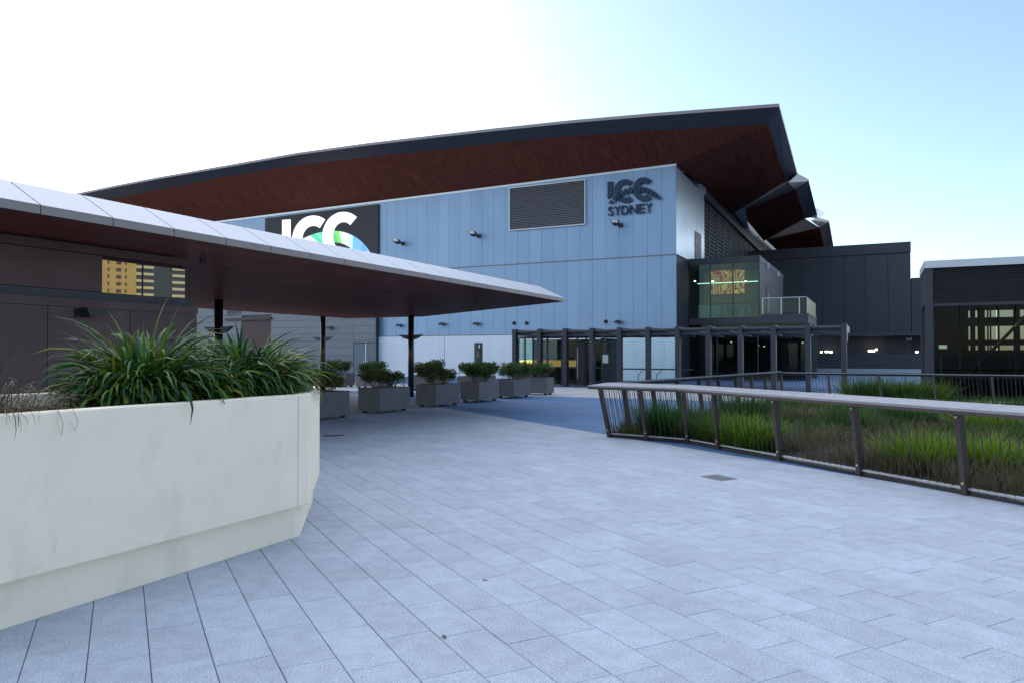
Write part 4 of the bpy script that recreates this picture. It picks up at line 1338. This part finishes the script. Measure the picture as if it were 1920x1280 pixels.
def planter_box(u0, u1, v0, v1, blabel, shrubs, m='grc', group='grey planter boxes'):
    z0, z1 = 0.075, 0.71
    t = thing('planter_box', F((u0 + u1) / 2, (v0 + v1) / 2, 0), blabel, 'planter', group)
    mb = MB()
    w_ = 0.045
    i0, i1, j0, j1 = u0 + w_, u1 - w_, v0 + w_, v1 - w_
    O4, I4 = [(u0, v0), (u1, v0), (u1, v1), (u0, v1)], [(i0, j0), (i1, j0), (i1, j1), (i0, j1)]
    vs = [F(a, b, z0) for a, b in O4] + [F(a, b, z1) for a, b in O4] + [F(a, b, z1) for a, b in I4] + [F(a, b, z1 - 0.12) for a, b in I4]
    fs = [(3, 2, 1, 0), (12, 13, 14, 15)]
    for i in range(4):
        j = (i + 1) % 4
        fs += [(i, j, 4 + j, 4 + i), (4 + i, 4 + j, 8 + j, 8 + i), (8 + i, 8 + j, 12 + j, 12 + i)]
    mb.add(vs, fs).build('box', M[m], t, bevel=0.008)
    MB().box(i0 + .002, i1 - .002, j0 + .002, j1 - .002, z1 - .11, z1 - .10).build('soil', M['soil'], t)
    for a in (u0 + 0.12, u1 - 0.12):
        for b in (v0 + 0.14, v1 - 0.14):
            MB().box(a - 0.05, a + 0.05, b - 0.06, b + 0.06, -0.001, z0 + 0.001).build('foot', M['black'], t)
    for (du, dv, kind, lb, s_) in shrubs:
        shrub(u0 + (u1 - u0) * du, v0 + (v1 - v0) * dv, z1 - 0.10, kind, lb, s_, rg.uniform(0, 6.28), 'shrubs in planter boxes')
rowv = [13.85, 16.57, 19.4, 22.1, 24.7]
names = ['nearest', 'second', 'third', 'fourth', 'fifth']
kinds = [(3, 3), (2, 4), (4, 2), (1, 0), (0, 1)]
for i, v0 in enumerate(rowv):
    u1 = -12.42 + 0.04 * i
    nmn = names[i]
    s = 1.05 if i else 1.0
    planter_box(u1 - 0.75, u1, v0, v0 + 1.48, f'grey cement planter box, {nmn} in the row beside the plaza',
                [(.5, .27, kinds[i][0], f'leafy shrub at the near end of the {nmn} planter box', (s, s, s)),
                 (.5, .72, kinds[i][1], f'leafy shrub at the far end of the {nmn} planter box', (s, s, s * 0.96))])
back = [(-13.55, 27.29, 'pale sided planter box nearest the glass entrance', 'nearest the entrance', 0), (-16.4, 27.5, 'grey planter box of the rear row behind the fourth plaza box', 'behind the fourth plaza box', 0),
        (-19.3, 28.2, 'grey planter box of the rear row behind the tall canopy post', 'behind the tall canopy post', 1), (-23.3, 29.2, 'grey planter box of the rear row before the annexe door', 'before the annexe door', 0), (-25.6, 29.4, 'grey planter box at the far left of the rear row', 'at the far left of the rear row', 1)]
for u0, v0, lb, tl, kd in back:
    planter_box(u0, u0 + 1.5, v0, v0 + 0.75, lb, [(.28, .5, kd, f'left shrub in the rear planter box {tl}', (1.05,) * 3), (.72, .5, 1 - kd, f'right shrub in the rear planter box {tl}', (1.05,) * 3)], group='planter boxes of the rear row')
pb = UV(on_z(935, 707))
planter_box(pb[0] - 0.35, pb[0] + 0.75, pb[1] + 0.0, pb[1] + 0.75, 'small pale planter box far back near the white wall base', [(.5, .5, 0, 'shrub in the small pale planter far back', (1.2, 1.2, 1.25))], 'grc_pale', None)

# number totem and two slim bollards
tp = on_v(889, 642.5, 41.0)
t0, t1 = UV(tp)[0], UV(on_v(901, 642.5, 41.0))[0]
tm = thing('number_totem', F((t0 + t1) / 2, 41.2, 0), 'slim dark wayfinding totem marked with a white 4', 'sign')
MB().box(t0 + 0.12, t1, 41.0, 41.28, 0, tp.z).build('panel', M['black'], tm)
MB().box(t0, t0 + 0.118, 41.0, 41.28, 0, tp.z).build('side_panel', M['totem_green'], tm)
text_mesh('4', 0.004, M['white'], 'numeral', tm, lambda x, y, z: F(t1 - 0.17 + 0.14 * x, 40.992 - z, tp.z - 0.36 + 0.28 * y), 0.01)
for k in range(4):
    MB().box(t0 + 0.2, t0 + 0.34, 40.994, 40.999, tp.z - 0.62 - k * 0.09, tp.z - 0.60 - k * 0.09).build('text_line', M['galv'], tm)
for px, py, zt_, lb in ((861, 706, 1.05, 'slim pale bollard before the white wall, left of the totem'), (599, 712, 1.0, 'slim pale bollard before the grey annexe')):
    p = on_z(px, py + 4)
    b_ = MB().bar(p, p + Vector((0, 0, zt_)), 0.05, 10)
    b_.bar(p + Vector((0, 0, zt_)), p + Vector((0, 0, zt_ + 0.02)), 0.05, 10, 0.03)
    tag(b_.build('bollard', M['galv'], smooth=False), lb, 'bollard', 'slim bollards')

# ------------------------------------------------------------------ railings round the garden
def nrm(seg):
    d = (seg[1] - seg[0]).normalized()
    return d
def railing(label, pts, outs, posts, board_w=0.30, tilt=0.055, bal=0.105, lean=0.15):
    """pts: plan points; outs: outward lean vector at each point; posts: list per segment of distances"""
    t = thing('garden_railing', (pts[0].x, pts[0].y, 0), label, 'railing', 'railings round the garden')
    H = 1.0
    V3 = lambda p, z=0.0: Vector((p.x, p.y, z))
    tops = [p + o for p, o in zip(pts, outs)]
    for s in range(len(pts) - 1):
        a, b, ta, tb = pts[s], pts[s + 1], tops[s], tops[s + 1]
        L = (b - a).length
        d = (b - a) / L
        nn = Vector((-d.y, d.x))
        if nn.dot(outs[s]) < 0:
            nn = -nn
        at = lambda x: (a.lerp(b, x / L), ta.lerp(tb, x / L))
        # bottom rail and kerb
        MB().beam(V3(a, 0.075), V3(b, 0.075), V3(nn) * 0.028, Vector((0, 0, 0.012))).build('bottom_rail', M['galv'], t)
        MB().beam(V3(a - nn * 0.03, 0.022), V3(b - nn * 0.03, 0.022), V3(nn) * 0.05, Vector((0, 0, 0.018))).build('kerb_angle', M['black'], t)
        # handrail board, tilted, in about 2.4 m lengths
        f0, f1 = outs[s].normalized(), outs[s + 1].normalized()
        k0, k1 = 1 / max(0.3, f0.dot(nn)), 1 / max(0.3, f1.dot(nn))
        def brd(x):
            q = x / L
            c = ta.lerp(tb, q)
            f = f0.lerp(f1, q) if len(pts) > 2 or True else nn
            k = k0 + (k1 - k0) * q
            if 0.02 < q < 0.98:
                f, k = nn, 1.0
            else:
                f = f0 if q < .5 else f1
                k = k0 if q < .5 else k1
            return c, f * k
        nb_ = max(1, round(L / 2.6))
        for i in range(nb_):
            x0, x1 = L * i / nb_ + (0.002 if i else 0), L * (i + 1) / nb_ - (0.002 if i < nb_ - 1 else 0)
            (c0, g0), (c1, g1) = brd(x0), brd(x1)
            vs = []
            for c, g_ in ((c0, g0), (c1, g1)):
                o_, i_ = c + g_ * board_w * 0.55, c - g_ * board_w * 0.45
                vs += [V3(o_, H + 0.005), V3(o_, H + 0.035), V3(i_, H + 0.035 + tilt), V3(i_, H + 0.005 + tilt)]
            bo = MB().add(vs, [(0, 1, 2, 3), (7, 6, 5, 4), (0, 4, 5, 1), (1, 5, 6, 2), (2, 6, 7, 3), (3, 7, 4, 0)]).build('handrail_board', M['rail_top'], t)
            # brown steel edge below the board on the outer side
            vs = []
            for c, g_ in ((c0, g0), (c1, g1)):
                o_, i_ = c + g_ * board_w * 0.548, c + g_ * board_w * 0.40
                vs += [V3(o_, H - 0.035), V3(o_, H + 0.004), V3(i_, H + 0.010), V3(i_, H - 0.03)]
            MB().add(vs, [(0, 1, 2, 3), (7, 6, 5, 4), (0, 4, 5, 1), (1, 5, 6, 2), (2, 6, 7, 3), (3, 7, 4, 0)]).build('edge_angle', M['rail_brown'], t)
        for x in posts[s]:
            p, q = at(x)
            po = MB().beam(V3(p, -0.02), V3(q, H + 0.01), V3(d) * 0.034, V3(nn) * 0.05).build('post', M['rail_brown'], t, bevel=0.004)
            for zz in (0.14, 0.92):
                c = p.lerp(q, zz) + nn * 0.05
                c3 = V3(c, zz)
                MB().bar(c3 - V3(nn) * 0.002, c3 + V3(nn) * 0.008, 0.016, 8).build('bolt', M['brass'], po)
        x = bal
        while x < L:
            if min(abs(x - y) for y in posts[s]) > 0.05:
                p, q = at(x)
                MB().bar(V3(p, 0.04), V3(q, H + 0.012), 0.006, 5).build('baluster', M['rail_brown'], t)
            x += bal
n1 = Vector((-0.6175, -0.7865))
d2 = (gE - gB).normalized()
n2 = Vector((d2.y, -d2.x))
n2 = n2 if n2.x < 0 else -n2
d3 = (gD - gA).normalized()
n3 = Vector((-d3.y, d3.x))
d4 = (gR - gD).normalized()
n4 = Vector((-d4.y, d4.x))
oA = (n1 + n3).normalized() * 0.21
oB = (n1 + n2).normalized() * 0.156
oD = (n3 + n4).normalized() * 0.19
L1 = (gB - gA).length
gE2 = gB + d2 * 8.6
railing('near leaning railing with broad grey handrail beside the pale paving', [gA, gB, gE2], [oA, oB, n2 * 0.15], [[0.03, L1 * 0.5, L1 - 0.01], [0.89, 2.38, 3.90, 5.42, 6.94]])
L3 = (gD - gA).length
railing('leaning railing running back from the sharp corner towards the entrance', [gA + d3 * 0.06, gD], [n3 * 0.16, oD], [[0.9 + 1.42 * i for i in range(8)]])
L4 = (gR - gD).length
railing('far railing across the back of the garden before the pavilion', [gD, gR], [oD, n4 * 0.15], [[0.05 + 1.5 * i for i in range(int(L4 / 1.5) + 1)]], board_w=0.2, tilt=0.02)

# ------------------------------------------------------------------ garden grasses
rr = random.Random(5)
PAL = {'deep': [(0.020, 0.085, 0.010), (0.032, 0.105, 0.012), (0.018, 0.065, 0.014)],
       'lime': [(0.12, 0.22, 0.008), (0.16, 0.25, 0.012), (0.07, 0.16, 0.010)],
       'mid': [(0.036, 0.095, 0.010), (0.050, 0.11, 0.012), (0.03, 0.075, 0.012)],
       'straw': [(0.13, 0.10, 0.045), (0.095, 0.085, 0.04), (0.075, 0.08, 0.03), (0.15, 0.12, 0.07)]}
def gz(x, y):
    return 0.03
def tuft(mb, c, rad, hgt, nb, pal, wid=0.009, dr=1.3, nseg=4):
    for _ in range(nb):
        a, r_ = rr.uniform(0, 6.283), rad * math.sqrt(rr.random())
        x, y = c[0] + r_ * math.cos(a), c[1] + r_ * math.sin(a)
        if not inside((x, y), GARDEN):
            continue
        k_ = rr.uniform(.6, 1.3)
        col_ = tuple(q * k_ for q in rr.choice(pal))
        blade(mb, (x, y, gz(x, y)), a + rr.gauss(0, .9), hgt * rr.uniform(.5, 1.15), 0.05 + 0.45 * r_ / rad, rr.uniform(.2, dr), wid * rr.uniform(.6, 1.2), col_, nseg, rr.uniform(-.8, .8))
def gp_(px, py):
    p = on_z(px, py, 0.05)
    return (p.x, p.y)
special = [(1250, 812, .52, .80, 1300, 'deep', 'dense dark green grass tussock just inside the sharp railing corner'),
           (1322, 826, .45, .62, 900, 'mid', 'mid green grass tussock behind the third railing post'),
           (1395, 838, .50, .68, 1100, 'lime', 'bright green grass tussock behind the handrail bend'),
           (1735, 875, .55, .58, 1100, 'lime', 'yellow green grass tussock close to the near railing, left of the last post'),
           (1845, 880, .50, .58, 1000, 'lime', 'yellow green grass tussock close to the near railing, right of the last post'),
           (1590, 808, .45, .62, 800, 'mid', 'mid green grass tussock in the bed between the fifth and sixth posts'),
           (1700, 800, .50, .66, 900, 'deep', 'dark grass tussock behind the pale gap right of the sixth post'),
           (1850, 812, .55, .66, 900, 'lime', 'bright tussock at the right edge, farther back than the pair'),
           (1500, 800, .40, .60, 600, 'straw', 'straw coloured tussock behind the fifth railing post'),
           (1400, 790, .60, .80, 1000, 'deep', 'dark grass tussock in the middle of the bed towards the back railing')]
for px, py, rad, h, nb, pk, lb in special:
    mb = MB()
    c = gp_(px, py)
    tuft(mb, c, rad, h, nb, PAL[pk], 0.013)
    tag(mb.build('grass_tussock', M['grass'], smooth=True), lb, 'grass', 'standout tussocks in the garden')
mb = MB()
cnt = 0
while cnt < 640:
    x, y = rr.uniform(2, 20), rr.uniform(4, 24.8)
    if not inside((x, y), GARDEN) or x > 0.78 * y + 1.2:
        continue
    cnt += 1
    # patches: straw in the middle front, green elsewhere
    nz = math.sin(x * 1.1 + 0.7) * math.cos(y * 0.8) + 0.5 * math.sin(2.3 * x - 1.7 * y)
    near_mid = math.exp(-((x - 5.7) ** 2 + (y - 11.0) ** 2) / 6.5)
    if nz + rr.uniform(-.5, .5) - 2.2 * near_mid < -0.3:
        pk, h = 'straw', rr.uniform(.26, .46)
    else:
        pk, h = rr.choice((('mid', .42), ('deep', .48), ('lime', .36), ('mid', .34), ('deep', .38)))
        h *= rr.uniform(.75, 1.25)
    dens = 95 if y < 14 else 60
    tuft(mb, (x, y), rr.uniform(.22, .38), h, dens, PAL[pk], 0.008 if y < 14 else 0.012, 1.2, 3)
# leafy patches behind the far railing end
tag(mb.build('meadow_grass', M['grass'], smooth=True), 'mixed green and straw coloured grasses filling the garden bed', 'grass', kind='stuff')
# planting strip beyond the far railing, in front of the charcoal block
mb = MB()
GARDEN_SAVE = GARDEN
strip_poly = [gD + d4 * 1.8 + n4 * 0.35, gD + d4 * 9.5 + n4 * 0.35, gD + d4 * 9.5 + n4 * 2.1, gD + d4 * 1.8 + n4 * 2.1]
GARDEN = strip_poly
for _ in range(150):
    k1, k2 = rr.uniform(1.9, 9.4) if rr.random() < .4 else rr.uniform(1.9, 4.6), rr.uniform(.45, 2.0)
    c = gD + d4 * k1 + n4 * k2
    tuft(mb, c, .3, rr.uniform(.75, 1.1) if k1 < 4.6 else .45, 45, PAL[rr.choice(('mid', 'deep', 'lime'))], 0.014, 1.2, 3)
GARDEN = GARDEN_SAVE
tag(mb.build('border_grass', M['grass'], smooth=True), 'tall green grasses in the border behind the far railing', 'grass', kind='stuff')
tag(MB().prism([(p.x, p.y, -0.02) for p in strip_poly], (0, 0, 0.06)).build('border_soil', M['soil']), kind='structure')

# ------------------------------------------------------------------ small things on the paving
p = on_z(1348, 895)
q_, p_ = PQ(p.x, p.y)
pc = thing('pit_cover', (p.x, p.y, 0.0), 'square steel pit cover set in the pale paving', 'pit cover')
MB().box(q_ - .15, q_ + .15, p_ - .2, p_ + .2, -0.01, 0.005, PF).build('frame', M['galv'], pc)
MB().box(q_ - .135, q_ + .135, p_ - .185, p_ + .185, 0.0055, 0.009, PF).build('lid', mat('steel_lid', (0.16, 0.165, 0.18), 0.4, 0.6, var=0.2, scale=20), pc)
p = on_z(626, 816)
q_, p_ = PQ(p.x, p.y)
dg_ = thing('drain_grate', (p.x, p.y, 0.0), 'narrow dark drain grate in the paving near the cream planter', 'drain')
MB().box(q_ - .2, q_ + .2, p_ - .09, p_ + .09, -0.01, 0.004, PF).build('frame', M['black'], dg_)
for i in range(6):
    MB().box(q_ - .18 + i * .062, q_ - .15 + i * .062, p_ - .08, p_ + .08, 0.0045, 0.009, PF).build('bar', M['bronze'], dg_)
lm = mat('dry_leaf', (0.10, 0.06, 0.03), 0.8)
for i, (px, py, lb) in enumerate(((909, 1086, 'curled dry leaf on the paving in the middle foreground'), (1029, 832, 'tiny dry leaf on the paving left of the railing corner'), (833, 1193, 'dark leaf scrap on the paving near the bottom edge'), (1313, 841, 'tiny leaf scrap beside the fourth railing post'))):
    p = on_z(px, py, 0.004)
    a = rr.uniform(0, 3)
    d = Vector((math.cos(a), math.sin(a), 0)) * .032
    s = Vector((-d.y, d.x, 0)) * .4
    o = MB().add([p - d, p + s + Vector((0, 0, .008)), p + d + Vector((0, 0, .004)), p - s + Vector((0, 0, .002))], [(0, 1, 2, 3)]).build('dry_leaf', lm)
    tag(o, lb, 'leaf', 'scraps of leaf on the paving')

# ------------------------------------------------------------------ sunlit towers off to the right, seen mirrored in the kiosk window
def tower(c, wx, wy, h, rot, label, style):
    t = thing('apartment_tower', (c[0], c[1], 0), label, 'building', 'apartment towers across the road')
    cr, sr = math.cos(rot), math.sin(rot)
    fr = lambda a, b, z: Vector((c[0] + a * cr - b * sr, c[1] + a * sr + b * cr, z))
    MB().box(-wx, wx, -wy, wy, 0, h, fr).build('wall', M['tower'] if style == 0 else M['tower_glass'], t)
    nfl = int(h / 3.1)
    for i in range(1, nfl):
        z = i * 3.1
        if style == 0:
            for k in range(int(2 * wy / 3.4)):
                b0 = -wy + 0.9 + k * 3.4
                MB().box(-wx - 0.04, -wx + 0.2, b0, b0 + (0.7 if k % 3 else 1.9), z + 0.7, z + 2.2, fr).build('window', M['tower_glass'], t)
        else:
            for b0, b1 in ((-wy, -wy * 0.4), (wy * 0.25, wy)):
                MB().box(-wx - 1.4, -wx + 0.01, b0, b1, z, z + 1.15, fr).build('balcony', M['tower_slab'], t)
tower((352, 62), 9, 9.5, 80, 0.0, 'sunlit gold apartment tower with slit windows, seen mirrored in the kiosk window', 0)
tower((356, 84), 9, 12, 80, 0.0, 'cream apartment tower with stacked balconies, seen mirrored in the kiosk window', 1)
